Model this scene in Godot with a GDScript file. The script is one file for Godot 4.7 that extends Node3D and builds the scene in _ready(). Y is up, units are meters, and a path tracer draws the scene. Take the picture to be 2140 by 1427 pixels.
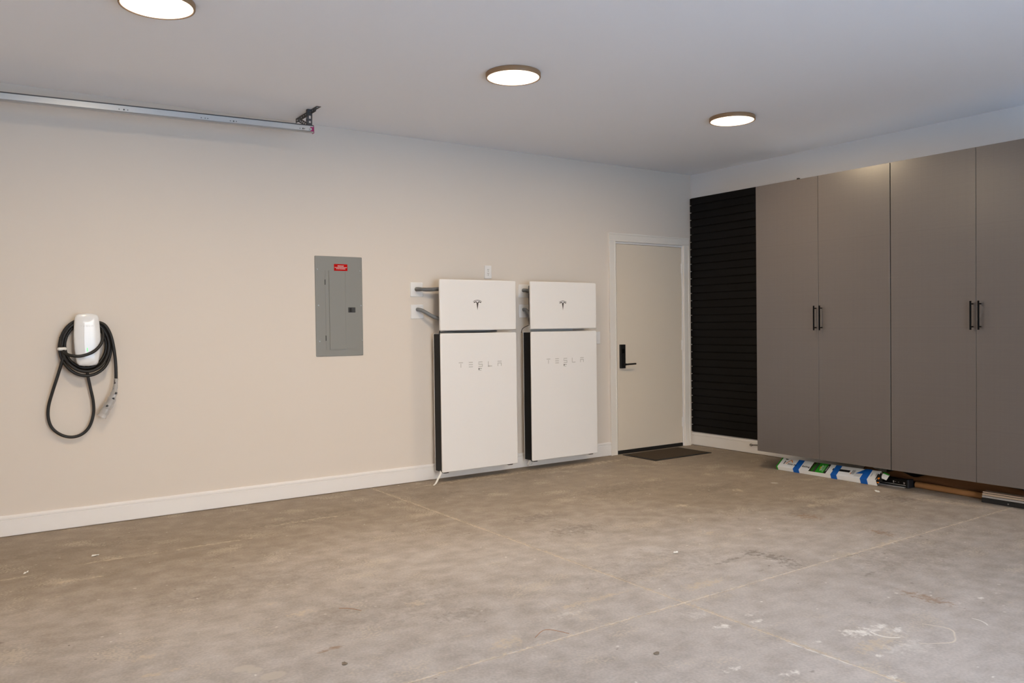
extends Node3D
# Garage interior. Back wall is the plane z = 0, right wall the plane x = 0, floor y = 0; the room lies at x < 0, z > 0.

const H := 2.856          # ceiling height
const LX := -7.15         # left wall
const FZ := 7.6           # front wall, behind the camera
const BASE_H := 0.1335    # baseboard height
var M := {}
var taken := {}

# ---------------------------------------------------------------- materials
func mat(c: Color, rough := 0.6, metal := 0.0, spec := 0.5) -> StandardMaterial3D:
	var m := StandardMaterial3D.new()
	m.albedo_color = c
	m.roughness = rough
	m.metallic = metal
	m.metallic_specular = spec
	return m

func noise(seed_: int, freq: float, oct := 4, kind := FastNoiseLite.TYPE_SIMPLEX_SMOOTH) -> FastNoiseLite:
	var n := FastNoiseLite.new()
	n.seed = seed_; n.frequency = freq; n.noise_type = kind
	n.fractal_type = FastNoiseLite.FRACTAL_FBM; n.fractal_octaves = oct
	return n

func noise_bytes(n: FastNoiseLite, w: int, h: int, tw: int, th: int, sx := 1.0) -> PackedByteArray:
	var im := n.get_image(int(w * sx), h, false, false, true)
	im.convert(Image.FORMAT_L8)
	im.resize(tw, th, Image.INTERPOLATE_CUBIC)
	return im.get_data()

# ---------------------------------------------------------------- mesh helpers
func mb() -> SurfaceTool:
	var st := SurfaceTool.new()
	st.begin(Mesh.PRIMITIVE_TRIANGLES)
	st.set_smooth_group(-1)
	return st

func tri(st: SurfaceTool, a: Vector3, b: Vector3, c: Vector3, out: Vector3) -> void:
	if (b - a).cross(c - a).dot(out) > 0.0:
		st.add_vertex(a); st.add_vertex(c); st.add_vertex(b)
	else:
		st.add_vertex(a); st.add_vertex(b); st.add_vertex(c)

func quad(st: SurfaceTool, a: Vector3, b: Vector3, c: Vector3, d: Vector3, out: Vector3) -> void:
	tri(st, a, b, c, out); tri(st, a, c, d, out)

# chamfered box; xf places it
func bx(st: SurfaceTool, c: Vector3, size: Vector3, bev := 0.0, xf := Transform3D.IDENTITY) -> void:
	var h := size * 0.5
	var b: float = minf(bev, minf(h.x, minf(h.y, h.z)) * 0.9)
	var bas := xf.basis
	st.set_smooth_group(-1)
	var P := func(s: Vector3, ax: int) -> Vector3:
		var v := Vector3(s.x * h.x, s.y * h.y, s.z * h.z)
		for k in 3:
			if k != ax:
				v[k] -= s[k] * b
		return xf * (c + v)
	for ax in 3:
		var u := (ax + 1) % 3
		var w := (ax + 2) % 3
		for s in [-1.0, 1.0]:
			var q: Array[Vector3] = []
			for e in [[-1.0, -1.0], [1.0, -1.0], [1.0, 1.0], [-1.0, 1.0]]:
				var sv := Vector3.ZERO
				sv[ax] = s; sv[u] = e[0]; sv[w] = e[1]
				q.append(P.call(sv, ax))
			var o := Vector3.ZERO
			o[ax] = s
			quad(st, q[0], q[1], q[2], q[3], bas * o)
	if b <= 0.0:
		return
	for ax in 3:  # edges along ax
		var u := (ax + 1) % 3
		var w := (ax + 2) % 3
		for su in [-1.0, 1.0]:
			for sw in [-1.0, 1.0]:
				var lo := Vector3.ZERO
				lo[ax] = -1.0; lo[u] = su; lo[w] = sw
				var hi := lo
				hi[ax] = 1.0
				var o := Vector3.ZERO
				o[u] = su; o[w] = sw
				quad(st, P.call(lo, u), P.call(hi, u), P.call(hi, w), P.call(lo, w), bas * o)
	for sx in [-1.0, 1.0]:
		for sy in [-1.0, 1.0]:
			for sz in [-1.0, 1.0]:
				var s := Vector3(sx, sy, sz)
				tri(st, P.call(s, 0), P.call(s, 1), P.call(s, 2), bas * s)

func lohi(st: SurfaceTool, lo: Vector3, hi: Vector3, bev := 0.0) -> void:
	bx(st, (lo + hi) * 0.5, (hi - lo).abs(), bev)

# joins rings of equal count; closed rings
func loft(st: SurfaceTool, rings: Array, cap0 := true, cap1 := true, smooth := true) -> void:
	var n: int = rings[0].size()
	st.set_smooth_group(0 if smooth else -1)
	for r in rings.size() - 1:
		var A: PackedVector3Array = rings[r]
		var B: PackedVector3Array = rings[r + 1]
		var mid := Vector3.ZERO
		for p in A: mid += p
		for p in B: mid += p
		mid /= 2.0 * n
		for k in n:
			var l := (k + 1) % n
			quad(st, A[k], A[l], B[l], B[k], (A[k] + A[l] + B[l] + B[k]) * 0.25 - mid)
	st.set_smooth_group(-1)
	for e in 2:
		if (e == 0 and not cap0) or (e == 1 and not cap1):
			continue
		var R: PackedVector3Array = rings[0] if e == 0 else rings[rings.size() - 1]
		var N: PackedVector3Array = rings[1] if e == 0 else rings[rings.size() - 2]
		var c := Vector3.ZERO
		var d := Vector3.ZERO
		for p in R: c += p
		for p in N: d += p
		c /= n; d /= n
		var o := c - d
		if o.length() < 1e-6: o = Vector3(0, 0, 1)
		for k in n:
			tri(st, c, R[k], R[(k + 1) % n], o)

func ring_at(c: Vector3, t: Vector3, u: Vector3, r: float, n: int, squash := 1.0) -> PackedVector3Array:
	var v := t.cross(u).normalized()
	var out := PackedVector3Array()
	for k in n:
		var a := TAU * k / n
		out.append(c + u * cos(a) * r + v * sin(a) * r * squash)
	return out

func smooth_path(p: Array, sub: int) -> Array:
	var out: Array = []
	for k in p.size() - 1:
		var a: Vector3 = p[maxi(k - 1, 0)]
		var b: Vector3 = p[k]
		var c: Vector3 = p[k + 1]
		var d: Vector3 = p[mini(k + 2, p.size() - 1)]
		for s in sub:
			out.append(b.cubic_interpolate(c, a, d, float(s) / sub))
	out.append(p[p.size() - 1])
	return out

# radius: float, or a Callable of 0..1
func tube(st: SurfaceTool, pts: Array, radius, n := 10, squash := 1.0) -> void:
	var rings: Array = []
	var t: Vector3 = (pts[1] - pts[0]).normalized()
	var u: Vector3 = t.cross(Vector3.UP)
	if u.length() < 0.05: u = t.cross(Vector3.RIGHT)
	u = u.normalized()
	for k in pts.size():
		var a: Vector3 = pts[maxi(k - 1, 0)]
		var b: Vector3 = pts[mini(k + 1, pts.size() - 1)]
		t = (b - a).normalized()
		u = (u - t * u.dot(t)).normalized()
		var r: float = radius if radius is float else radius.call(float(k) / (pts.size() - 1))
		rings.append(ring_at(pts[k], t, u, r, n, squash))
	loft(st, rings)

# 2D outline in xf's xy plane, pushed from z = 0 to z = d
func extrude(st: SurfaceTool, p: PackedVector2Array, xf: Transform3D, d: float) -> void:
	var ix := Geometry2D.triangulate_polygon(p)
	st.set_smooth_group(-1)
	for e in 2:
		var z := 0.0 if e == 0 else d
		var o := xf.basis * Vector3(0, 0, -1 if e == 0 else 1)
		for k in range(0, ix.size(), 3):
			tri(st, xf * Vector3(p[ix[k]].x, p[ix[k]].y, z), xf * Vector3(p[ix[k + 1]].x, p[ix[k + 1]].y, z), xf * Vector3(p[ix[k + 2]].x, p[ix[k + 2]].y, z), o)
	var turn := -1.0 if Geometry2D.is_polygon_clockwise(p) else 1.0
	for k in p.size():
		var a := p[k]
		var b := p[(k + 1) % p.size()]
		var o2 := Vector3(b.y - a.y, a.x - b.x, 0) * turn
		quad(st, xf * Vector3(a.x, a.y, 0), xf * Vector3(b.x, b.y, 0), xf * Vector3(b.x, b.y, d), xf * Vector3(a.x, a.y, d), xf.basis * o2)

func round_rect(w: float, h: float, r: float, seg := 5) -> PackedVector2Array:
	var out := PackedVector2Array()
	r = minf(r, minf(w, h) * 0.49)
	for q in 4:
		var c := Vector2((w * 0.5 - r) * [1, -1, -1, 1][q], (h * 0.5 - r) * [1, 1, -1, -1][q])
		for k in seg + 1:
			var a := PI * 0.5 * (q + float(k) / seg)
			out.append(c + Vector2(cos(a), sin(a)) * r)
	return out

# rounded slab facing +z: centre cx, cy; from z0 to z1; edge rounding e
func slab(st: SurfaceTool, cx: float, cy: float, w: float, h: float, z0: float, z1: float, corner: float, e: float) -> void:
	var rings: Array = []
	for s in [[z0, 0.0], [z1 - e, 0.0], [z1 - e * 0.62, e * 0.08], [z1 - e * 0.29, e * 0.29], [z1 - e * 0.08, e * 0.62], [z1, e]]:
		var ring := PackedVector3Array()
		for p in round_rect(w - 2.0 * s[1], h - 2.0 * s[1], maxf(corner - s[1], 0.001)):
			ring.append(Vector3(cx + p.x, cy + p.y, s[0]))
		rings.append(ring)
	loft(st, rings)

func disc_lathe(st: SurfaceTool, c: Vector3, prof: Array, n := 48, cap0 := false, cap1 := false) -> void:
	var rings: Array = []
	for p in prof:
		rings.append(ring_at(c + Vector3(0, p[1], 0), Vector3.UP, Vector3.RIGHT, p[0], n))
	loft(st, rings, cap0, cap1)

# ---------------------------------------------------------------- object helpers
func numbered(s: String) -> String:
	var k: int = taken.get(s, -1) + 1
	taken[s] = k
	return s if k == 0 else "%s_%03d" % [s, k]

func obj(called: String, st: SurfaceTool, m: Material, parent: Node = self) -> MeshInstance3D:
	var o := MeshInstance3D.new()
	o.name = numbered(called) if parent == self else called
	st.generate_normals()
	o.mesh = st.commit()
	o.material_override = m
	parent.add_child(o, true)
	return o

func share(called: String, mesh: Mesh, m: Material, parent: Node, at: Vector3) -> MeshInstance3D:
	var o := MeshInstance3D.new()
	o.name = called; o.mesh = mesh; o.material_override = m; o.position = at
	parent.add_child(o, true)
	return o

func tag(o: Node, label: String, category: String, group := "") -> void:
	o.set_meta("label", label); o.set_meta("category", category)
	if group: o.set_meta("group", group)

func thing(called: String, label: String, category: String, at := Vector3.ZERO, group := "") -> Node3D:
	var o := Node3D.new()
	o.name = numbered(called)
	add_child(o)
	o.position = at
	tag(o, label, category, group)
	return o

func struct(called: String, st: SurfaceTool, m: Material, parent: Node = self) -> MeshInstance3D:
	var o := obj(called, st, m, parent)
	if parent == self: o.set_meta("kind", "structure")
	return o

func struct_root(called: String) -> Node3D:
	var o := Node3D.new()
	o.name = called
	add_child(o)
	o.set_meta("kind", "structure")
	return o

func text(called: String, s: String, size: float, m: Material, parent: Node, xf: Transform3D, weight := 400) -> MeshInstance3D:
	var f := SystemFont.new()
	f.font_names = PackedStringArray(["Droid Sans"])
	f.font_weight = weight
	var t := TextMesh.new()
	t.font = f; t.font_size = 64; t.text = s
	t.pixel_size = size / 64.0; t.depth = 0.0006
	var o := MeshInstance3D.new()
	o.name = called; o.mesh = t; o.material_override = m; o.transform = xf
	parent.add_child(o, true)
	return o

# ---------------------------------------------------------------- the scene
func _ready() -> void:
	# camera
	var yaw := 0.605
	var pitch := -0.0194
	var roll := -0.0129
	var r := Vector3(cos(yaw), 0, sin(yaw))
	var f := Vector3(sin(yaw), 0, -cos(yaw))
	var f2 := f * cos(pitch) + Vector3.UP * sin(pitch)
	var u2 := -f * sin(pitch) + Vector3.UP * cos(pitch)
	var r3 := r * cos(roll) + u2 * sin(roll)
	var u3 := -r * sin(roll) + u2 * cos(roll)
	var cam := Camera3D.new()
	cam.name = "camera"
	cam.transform = Transform3D(Basis(r3, u3, -f2), Vector3(-6.5065, 1.2907, 6.0439))
	cam.fov = rad_to_deg(2.0 * atan(713.5 / 1704.64))
	cam.near = 0.05; cam.far = 60.0
	add_child(cam)
	cam.current = true
	# sky and blue ground, tuned as cool fill through the added bay behind
	var sm := ProceduralSkyMaterial.new()
	sm.sky_top_color = Color(1.0, 0.99, 0.985)
	sm.sky_horizon_color = Color(1.0, 0.985, 0.97)
	sm.ground_bottom_color = Color(0.70, 0.845, 1.0)
	sm.ground_horizon_color = Color(0.63, 0.74, 0.84)
	sm.ground_curve = 0.15
	sm.sky_energy_multiplier = 2.85
	sm.ground_energy_multiplier = 2.76
	var sky := Sky.new()
	sky.sky_material = sm
	var env := Environment.new()
	env.background_mode = Environment.BG_SKY
	env.sky = sky
	env.tonemap_mode = Environment.TONE_MAPPER_LINEAR
	env.tonemap_exposure = 1.0
	env.sdfgi_enabled = true; env.ssao_enabled = true; env.ssil_enabled = true
	var we := WorldEnvironment.new()
	we.name = "world_environment"
	we.environment = env
	add_child(we)
	LAMP_ENERGY = 2.2

	materials()
	shell()
	lamps()
	door()
	slat_wall()
	cabinets()
	track()
	breaker()
	batteries()
	charger()
	mat_and_debris()
	under_cabinet()

var LAMP_ENERGY := 3.0
const LAMP_COLOR := Color(1.0, 0.895, 0.735)

func materials() -> void:
	M.wall = mat(Color(0.875, 0.84, 0.8), 0.85, 0.0, 0.3)
	M.ceiling = mat(Color(0.94, 0.95, 0.972), 0.9, 0.0, 0.3)
	M.trim = mat(Color(0.92, 0.91, 0.9), 0.45)
	M.casing = mat(Color(0.92, 0.9, 0.87), 0.45)  # trim paint warmed to carry the lamp light around the door
	M.door = mat(Color(0.885, 0.84, 0.775), 0.4)
	M.black = mat(Color(0.055, 0.055, 0.06), 0.5)
	M.black_gloss = mat(Color(0.03, 0.03, 0.036), 0.35, 0.0, 0.3)
	M.rubber = mat(Color(0.075, 0.07, 0.066), 0.75)
	M.slat = mat(Color(0.08, 0.076, 0.08), 0.5, 0.0, 0.25)
	M.pull = mat(Color(0.04, 0.04, 0.042), 0.55, 0.0, 0.2)
	M.wall_cool_lit = mat(Color(0.885, 0.88, 0.88), 0.85, 0.0, 0.3)  # wall paint lightened and cooled to imitate daylight on the right wall
	M.white = mat(Color(0.93, 0.925, 0.92), 0.32)
	M.plate = mat(Color(0.92, 0.915, 0.91), 0.35)
	M.panel = mat(Color(0.535, 0.535, 0.52), 0.42)
	M.panel_dark = mat(Color(0.2, 0.2, 0.2), 0.5)
	M.steel = mat(Color(0.72, 0.73, 0.74), 0.35, 0.9)
	M.galv = mat(Color(0.74, 0.75, 0.76), 0.38, 0.75)
	M.dark_steel = mat(Color(0.3, 0.3, 0.31), 0.45, 0.6)
	M.flex = mat(Color(0.55, 0.555, 0.56), 0.38, 0.6)
	M.conduit = mat(Color(0.47, 0.48, 0.49), 0.45)
	M.lettering = mat(Color(0.77, 0.76, 0.745), 0.35, 0.3)
	M.emblem = mat(Color(0.35, 0.33, 0.31), 0.3, 0.5)
	M.cable = mat(Color(0.085, 0.08, 0.078), 0.5)
	M.blue_tape = mat(Color(0.03, 0.37, 0.72), 0.6)
	M.red = mat(Color(0.72, 0.0, 0.0), 0.6, 0.0, 0.25)
	M.magenta = mat(Color(0.62, 0.05, 0.38), 0.5)
	M.green = mat(Color(0.13, 0.6, 0.12), 0.5)
	M.orange = mat(Color(0.9, 0.5, 0.1), 0.5)
	M.kraft = mat(Color(0.6, 0.42, 0.25), 0.8)
	M.paper = mat(Color(0.93, 0.93, 0.92), 0.7)
	M.lit_bronze = mat(Color(0.6, 0.475, 0.35), 0.45)  # dark bronze lightened and warmed so the rim shows the diffuser glow
	M.void_dark = mat(Color(0.03, 0.03, 0.03), 0.9)

	# linen-grained laminate of the cabinets
	var rng := RandomNumberGenerator.new()
	rng.seed = 11
	var W := 512
	var col := PackedFloat32Array(); var row := PackedFloat32Array()
	for k in W:
		col.append(rng.randf()); row.append(rng.randf())
	var fine := noise_bytes(noise(3, 0.05, 3), W, W, W, W)
	var d := PackedByteArray(); d.resize(W * W)
	for y in W:
		for x in W:
			var n: float = fine[y * W + x] / 255.0
			d[y * W + x] = int(clampf(222.0 + (col[x] - 0.5) * 9.0 * n * 1.6 + (row[y] - 0.5) * 9.0 * (1.5 - n) + (rng.randf() - 0.5) * 9.0, 0.0, 255.0))
	var im := Image.create_from_data(W, W, false, Image.FORMAT_L8, d)
	im.convert(Image.FORMAT_RGB8)
	M.cabinet = mat(Color(0.43, 0.4, 0.385), 0.33, 0.0, 0.85)
	M.cabinet.albedo_texture = ImageTexture.create_from_image(im)
	M.cabinet.uv1_triplanar = true
	M.cabinet.uv1_world_triplanar = true
	M.cabinet.uv1_scale = Vector3(1.4, 1.4, 1.4)
	M.cabinet_body = mat(Color(0.1, 0.095, 0.09), 0.6, 0.0, 0.3)

	# concrete, laid out on the floor's own metres: 2048 x 1536 texels over 7.2 m x 5.4 m
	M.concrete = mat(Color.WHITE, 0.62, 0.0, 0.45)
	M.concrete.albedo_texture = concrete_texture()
	var fine_im := noise(41, 0.09, 5).get_image(512, 512, false, false, true)
	fine_im.bump_map_to_normal_map(2.0)
	M.concrete.normal_enabled = false
	# dust packed in the joints, patchy
	var jn := noise(52, 0.035, 4).get_image(256, 256, false, false, true)
	var jd := PackedByteArray(); jd.resize(256 * 256 * 3)
	for k in 256 * 256:
		var jv: float = smoothstep(0.25, 0.6, jn.get_pixel(k % 256, k / 256).r)
		jd[k * 3] = int(lerpf(182, 230, jv)); jd[k * 3 + 1] = int(lerpf(168, 216, jv)); jd[k * 3 + 2] = int(lerpf(150, 198, jv))
	M.joint = mat(Color.WHITE, 0.9)
	M.joint.albedo_texture = ImageTexture.create_from_image(Image.create_from_data(256, 256, false, Image.FORMAT_RGB8, jd))
	M.joint.uv1_triplanar = true
	M.joint.uv1_world_triplanar = true
	M.joint.uv1_scale = Vector3(1.3, 1.3, 1.3)

	# doormat pile
	var pile := noise(77, 0.22, 3).get_image(256, 256, false, false, true)
	var pd := PackedByteArray(); pd.resize(256 * 256 * 3)
	for k in 256 * 256:
		var v: float = pile.get_pixel(k % 256, k / 256).r
		pd[k * 3] = int(62 + 38 * v); pd[k * 3 + 1] = int(54 + 33 * v); pd[k * 3 + 2] = int(46 + 28 * v)
	M.pile = mat(Color.WHITE, 0.95, 0.0, 0.2)
	M.pile.albedo_texture = ImageTexture.create_from_image(Image.create_from_data(256, 256, false, Image.FORMAT_RGB8, pd))
	M.pile.uv1_triplanar = true
	M.pile.uv1_scale = Vector3(5, 5, 5)

func concrete_texture() -> ImageTexture:
	var W := 2048
	var D := 1536
	var k := W / 7.2
	var big := noise_bytes(noise(5, 0.011, 3), 256, 192, W, D)          # metres wide tone
	var mid := noise_bytes(noise(9, 0.04, 5), 1024, 768, W, D)          # blotches
	var trow := noise_bytes(noise(21, 0.05, 4), 512, 1536, W, D)       # trowel streaks along x
	var fine := noise_bytes(noise(33, 0.22, 4), W, D, W, D)
	var eff := noise_bytes(noise(47, 0.012, 4), 1024, 1024, W, D)        # pale efflorescence
	var d := PackedByteArray(); d.resize(W * D * 3)
	var i := 0
	var xr := 1.0 / W
	for y in D:
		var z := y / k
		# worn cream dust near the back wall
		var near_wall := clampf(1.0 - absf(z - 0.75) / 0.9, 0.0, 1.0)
		for x in W:
			var b: float = (big[i] - 128) * 0.0078
			var m: float = (mid[i] - 128) * 0.0078
			var s: float = (trow[i] - 128) * 0.0078
			var g: float = (fine[i] - 128) * 0.0078
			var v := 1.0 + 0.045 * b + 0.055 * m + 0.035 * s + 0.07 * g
			# painted light: browner, darker towards back wall and cabinets, cooler grey in front
			var light_mix := clampf(smoothstep(0.5, 3.7, z + 0.5 * b) - (1.6 * (x * xr - 0.55) if x * xr > 0.55 else 0.0) + 0.18 * m, 0.0, 1.0)
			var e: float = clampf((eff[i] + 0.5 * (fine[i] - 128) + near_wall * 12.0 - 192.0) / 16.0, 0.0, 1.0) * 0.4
			var R := lerpf(lerpf(154.0, 184.0, light_mix) * v, 205.0, e)
			var G := lerpf(lerpf(140.0, 178.0, light_mix) * v, 193.0, e)
			var B := lerpf(lerpf(124.0, 174.0, light_mix) * v, 174.0, e)
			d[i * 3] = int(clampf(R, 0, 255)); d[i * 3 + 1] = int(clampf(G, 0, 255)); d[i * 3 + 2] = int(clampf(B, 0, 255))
			i += 1
	var im := Image.create_from_data(W, D, false, Image.FORMAT_RGB8, d)
	var rng := RandomNumberGenerator.new()
	rng.seed = 5
	var en := noise(61, 0.11, 4)
	# [x, z, radius x, radius z, colour, strength]
	var dark := Color(0.4, 0.365, 0.33)
	var cream := Color(0.81, 0.75, 0.66)
	var white := Color(0.93, 0.92, 0.9)
	var brown := Color(0.5, 0.35, 0.22)
	for p in [[-3.28, 1.64, 0.2, 0.1, 0.42], [-3.28, 2.04, 0.2, 0.11, 0.42], [-3.52, 0.58, 0.3, 0.12, 0.3], [-2.14, 1.26, 0.45, 0.14, 0.33], [-4.65, 2.92, 0.12, 0.08, 0.3], [-0.88, 2.77, 0.12, 0.14, 0.55], [-2.83, 3.06, 0.07, 0.05, 0.5], [-2.8, 3.19, 0.06, 0.12, 0.6], [-2.85, 3.33, 0.05, 0.07, 0.45], [-3.06, 3.08, 0.14, 0.025, 0.4], [-1.61, 1.7, 0.3, 0.1, 0.35], [-1.64, 2.62, 0.3, 0.07, 0.3], [-4.62, 0.75, 0.35, 0.09, 0.3], [-4.22, 0.62, 0.3, 0.07, 0.28], [-5.3, 1.9, 0.5, 0.2, 0.16], [-4.9, 2.6, 0.4, 0.25, 0.16], [-3.4, 2.9, 0.5, 0.2, 0.16], [-2.2, 3.6, 0.4, 0.2, 0.2], [-5.9, 0.6, 0.5, 0.1, 0.22], [-2.5, 0.45, 0.5, 0.1, 0.22]]:
		blot(im, k, p[0], p[1], p[2], p[3], dark, p[4], en, rng)
	for p in [[-6.04, 1.28, 0.07, 0.02], [-5.9, 1.29, 0.05, 0.015], [-5.21, 2.47, 0.07, 0.03], [-5.9, 2.58, 0.06, 0.025], [-5.89, 2.77, 0.08, 0.02], [-4.74, 2.66, 0.05, 0.04], [-4.66, 3.31, 0.08, 0.05], [-1.52, 1.87, 0.05, 0.06], [-1.54, 2.54, 0.08, 0.04], [-2.68, 2.61, 0.04, 0.05], [-2.25, 1.98, 0.05, 0.05], [-3.46, 3.27, 0.16, 0.04], [-5.78, 0.98, 0.16, 0.018], [-5.25, 0.99, 0.36, 0.018], [-4.56, 0.76, 0.32, 0.03], [-4.05, 3.12, 0.26, 0.025], [-0.57, 3.42, 0.025, 0.1], [-6.25, 1.05, 0.14, 0.014], [-0.75, 2.95, 0.05, 0.09], [-0.7, 3.13, 0.05, 0.15], [-0.66, 3.32, 0.03, 0.1], [-1.7, 0.25, 0.6, 0.06], [-2.8, 0.2, 0.7, 0.05], [-3.5, 4.2, 0.1, 0.05], [-2.05, 3.4, 0.2, 0.03]]:
		blot(im, k, p[0], p[1], p[2], p[3], cream, 0.75, en, rng)
	for p in [[-5.61, 2.92, 0.042, 0.03], [-5.58, 2.96, 0.03, 0.025], [-5.54, 3.05, 0.05, 0.035], [-1.07, 1.86, 0.03, 0.03]]:
		blot(im, k, p[0], p[1], p[2], p[3], Color(0.76, 0.73, 0.69), 0.8, null, rng)
	for p in [[-3.62, 3.69, 0.03, 0.016], [-3.66, 3.75, 0.035, 0.02], [-3.82, 3.71, 0.045, 0.025], [-3.46, 4.06, 0.05, 0.035], [-3.43, 4.1, 0.05, 0.03], [-3.38, 4.1, 0.05, 0.04], [-3.27, 4.16, 0.035, 0.02], [-3.29, 4.1, 0.04, 0.02], [-3.65, 4.05, 0.016, 0.012], [-3.58, 4.27, 0.024, 0.016], [-4.12, 4.02, 0.045, 0.02], [-3.98, 4.17, 0.04, 0.02], [-3.72, 4.4, 0.035, 0.02], [-2.32, 4.13, 0.012, 0.012], [-2.46, 4.19, 0.012, 0.014], [-2.6, 4.18, 0.02, 0.012], [-2.84, 3.91, 0.012, 0.012], [-2.7, 4.0, 0.016, 0.01], [-2.35, 2.73, 0.012, 0.02]]:
		blot(im, k, p[0], p[1], p[2], p[3], white, 0.95, en, rng)
	for p in [[-3.45, 4.28, 0.09, 0.05], [-3.3, 4.16, 0.06, 0.08], [-3.38, 4.3, 0.07, 0.06], [-3.82, 3.55, 0.07, 0.04], [-4.25, 3.2, 0.12, 0.03]]:
		blot(im, k, p[0], p[1], p[2], p[3], white, 0.4, en, rng)
	for p in [[-5.27, 2.94, 0.05, 0.02], [-1.84, 2.72, 0.07, 0.1], [-1.86, 3.24, 0.05, 0.1], [-2.79, 4.03, 0.05, 0.13]]:
		blot(im, k, p[0], p[1], p[2], p[3], brown, 0.45, en, rng)
	# scattered flecks
	for q in 420:
		var pale := rng.randf() < 0.72
		blot(im, k, -rng.randf() * 7.0, rng.randf() * 5.2, 0.003 + 0.006 * rng.randf(), 0.003 + 0.004 * rng.randf(), white if pale else dark, 0.3 + 0.5 * rng.randf(), null, rng)
	for q in 90:
		blot(im, k, -rng.randf() * 7.0, rng.randf() * 5.2, 0.01 + 0.05 * rng.randf(), 0.006 + 0.014 * rng.randf(), dark if rng.randf() < 0.6 else cream, 0.3 + 0.3 * rng.randf(), en, rng)
	# rubbed half ring and arc scratches left by a bucket
	var rc := Vector2(-3.215, 4.262)
	for q in 260:
		var a := -0.75 + 3.6 * q / 260.0
		var wob := 0.006 * sin(a * 5.0)
		dot(im, k, rc.x + (0.122 + wob) * cos(a), rc.y + (0.1 + wob) * sin(a), 0.003, cream.lerp(white, 0.5), 0.25 + 0.5 * absf(sin(a * 2.3 + 0.6)))
	for q in 120:
		var a2 := 1.9 + 1.9 * q / 120.0
		dot(im, k, -3.32 + 0.07 * cos(a2), 4.15 + 0.07 * sin(a2), 0.004, white, 0.45)
	for q in 60:
		var a3 := -0.2 + 1.1 * q / 60.0
		dot(im, k, -2.98 + 0.09 * cos(a3), 4.3 + 0.08 * sin(a3), 0.003, white, 0.5)
	# dust trodden out of the saw joints, and a second scored line beside one of them
	for q in 5200:
		var along := rng.randf()
		var off := rng.randfn(0.0, 0.008)
		if q % 2:
			dot(im, k, -3.732 + off, along * 5.3, 0.003 + 0.003 * rng.randf(), cream, 0.3)
		else:
			dot(im, k, -along * 7.1, 3.405 + off, 0.003 + 0.003 * rng.randf(), cream, 0.3)
	for q in 300:
		dot(im, k, -3.752 + 0.012 * q / 300.0, 3.98 + 0.28 * q / 300.0, 0.002, white, 0.45 * absf(sin(q * 0.04)))
	return ImageTexture.create_from_image(im)

func blot(im: Image, k: float, cx: float, cz: float, rx: float, rz: float, c: Color, strength: float, en: FastNoiseLite, rng: RandomNumberGenerator) -> void:
	var px := (cx + 7.2) * k
	var pz := cz * k
	var ax := maxf(rx * k, 1.0)
	var az := maxf(rz * k, 1.0)
	var o := rng.randf() * 500.0
	for y in range(maxi(0, int(pz - az * 1.5)), mini(im.get_height(), int(pz + az * 1.5) + 2)):
		for x in range(maxi(0, int(px - ax * 1.5)), mini(im.get_width(), int(px + ax * 1.5) + 2)):
			var dd := sqrt(pow((x - px) / ax, 2) + pow((y - pz) / az, 2))
			var f := 0.0
			if en == null:
				f = clampf((1.1 - dd) * 4.0, 0.0, 1.0)
			else:
				var n := en.get_noise_2d(x * 0.7 + o, y * 0.7 + o) + 0.6 * en.get_noise_2d(x * 2.4 - o, y * 2.4)
				f = clampf((1.0 - dd + n * 0.95) * 1.5, 0.0, 1.0) * (0.65 + 0.5 * n)
			if f > 0.0:
				im.set_pixel(x, y, im.get_pixel(x, y).lerp(c, clampf(f * strength, 0.0, 1.0)))

func dot(im: Image, k: float, cx: float, cz: float, r_: float, c: Color, strength: float) -> void:
	var px := (cx + 7.2) * k
	var pz := cz * k
	var rr := maxf(r_ * k, 0.8)
	for y in range(maxi(0, int(pz - rr)), mini(im.get_height(), int(pz + rr) + 2)):
		for x in range(maxi(0, int(px - rr)), mini(im.get_width(), int(px + rr) + 2)):
			var f := clampf(1.0 - (Vector2(x - px, y - pz).length() - rr + 0.5), 0.0, 1.0) * strength
			if f > 0.0:
				im.set_pixel(x, y, im.get_pixel(x, y).lerp(c, f))

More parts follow.
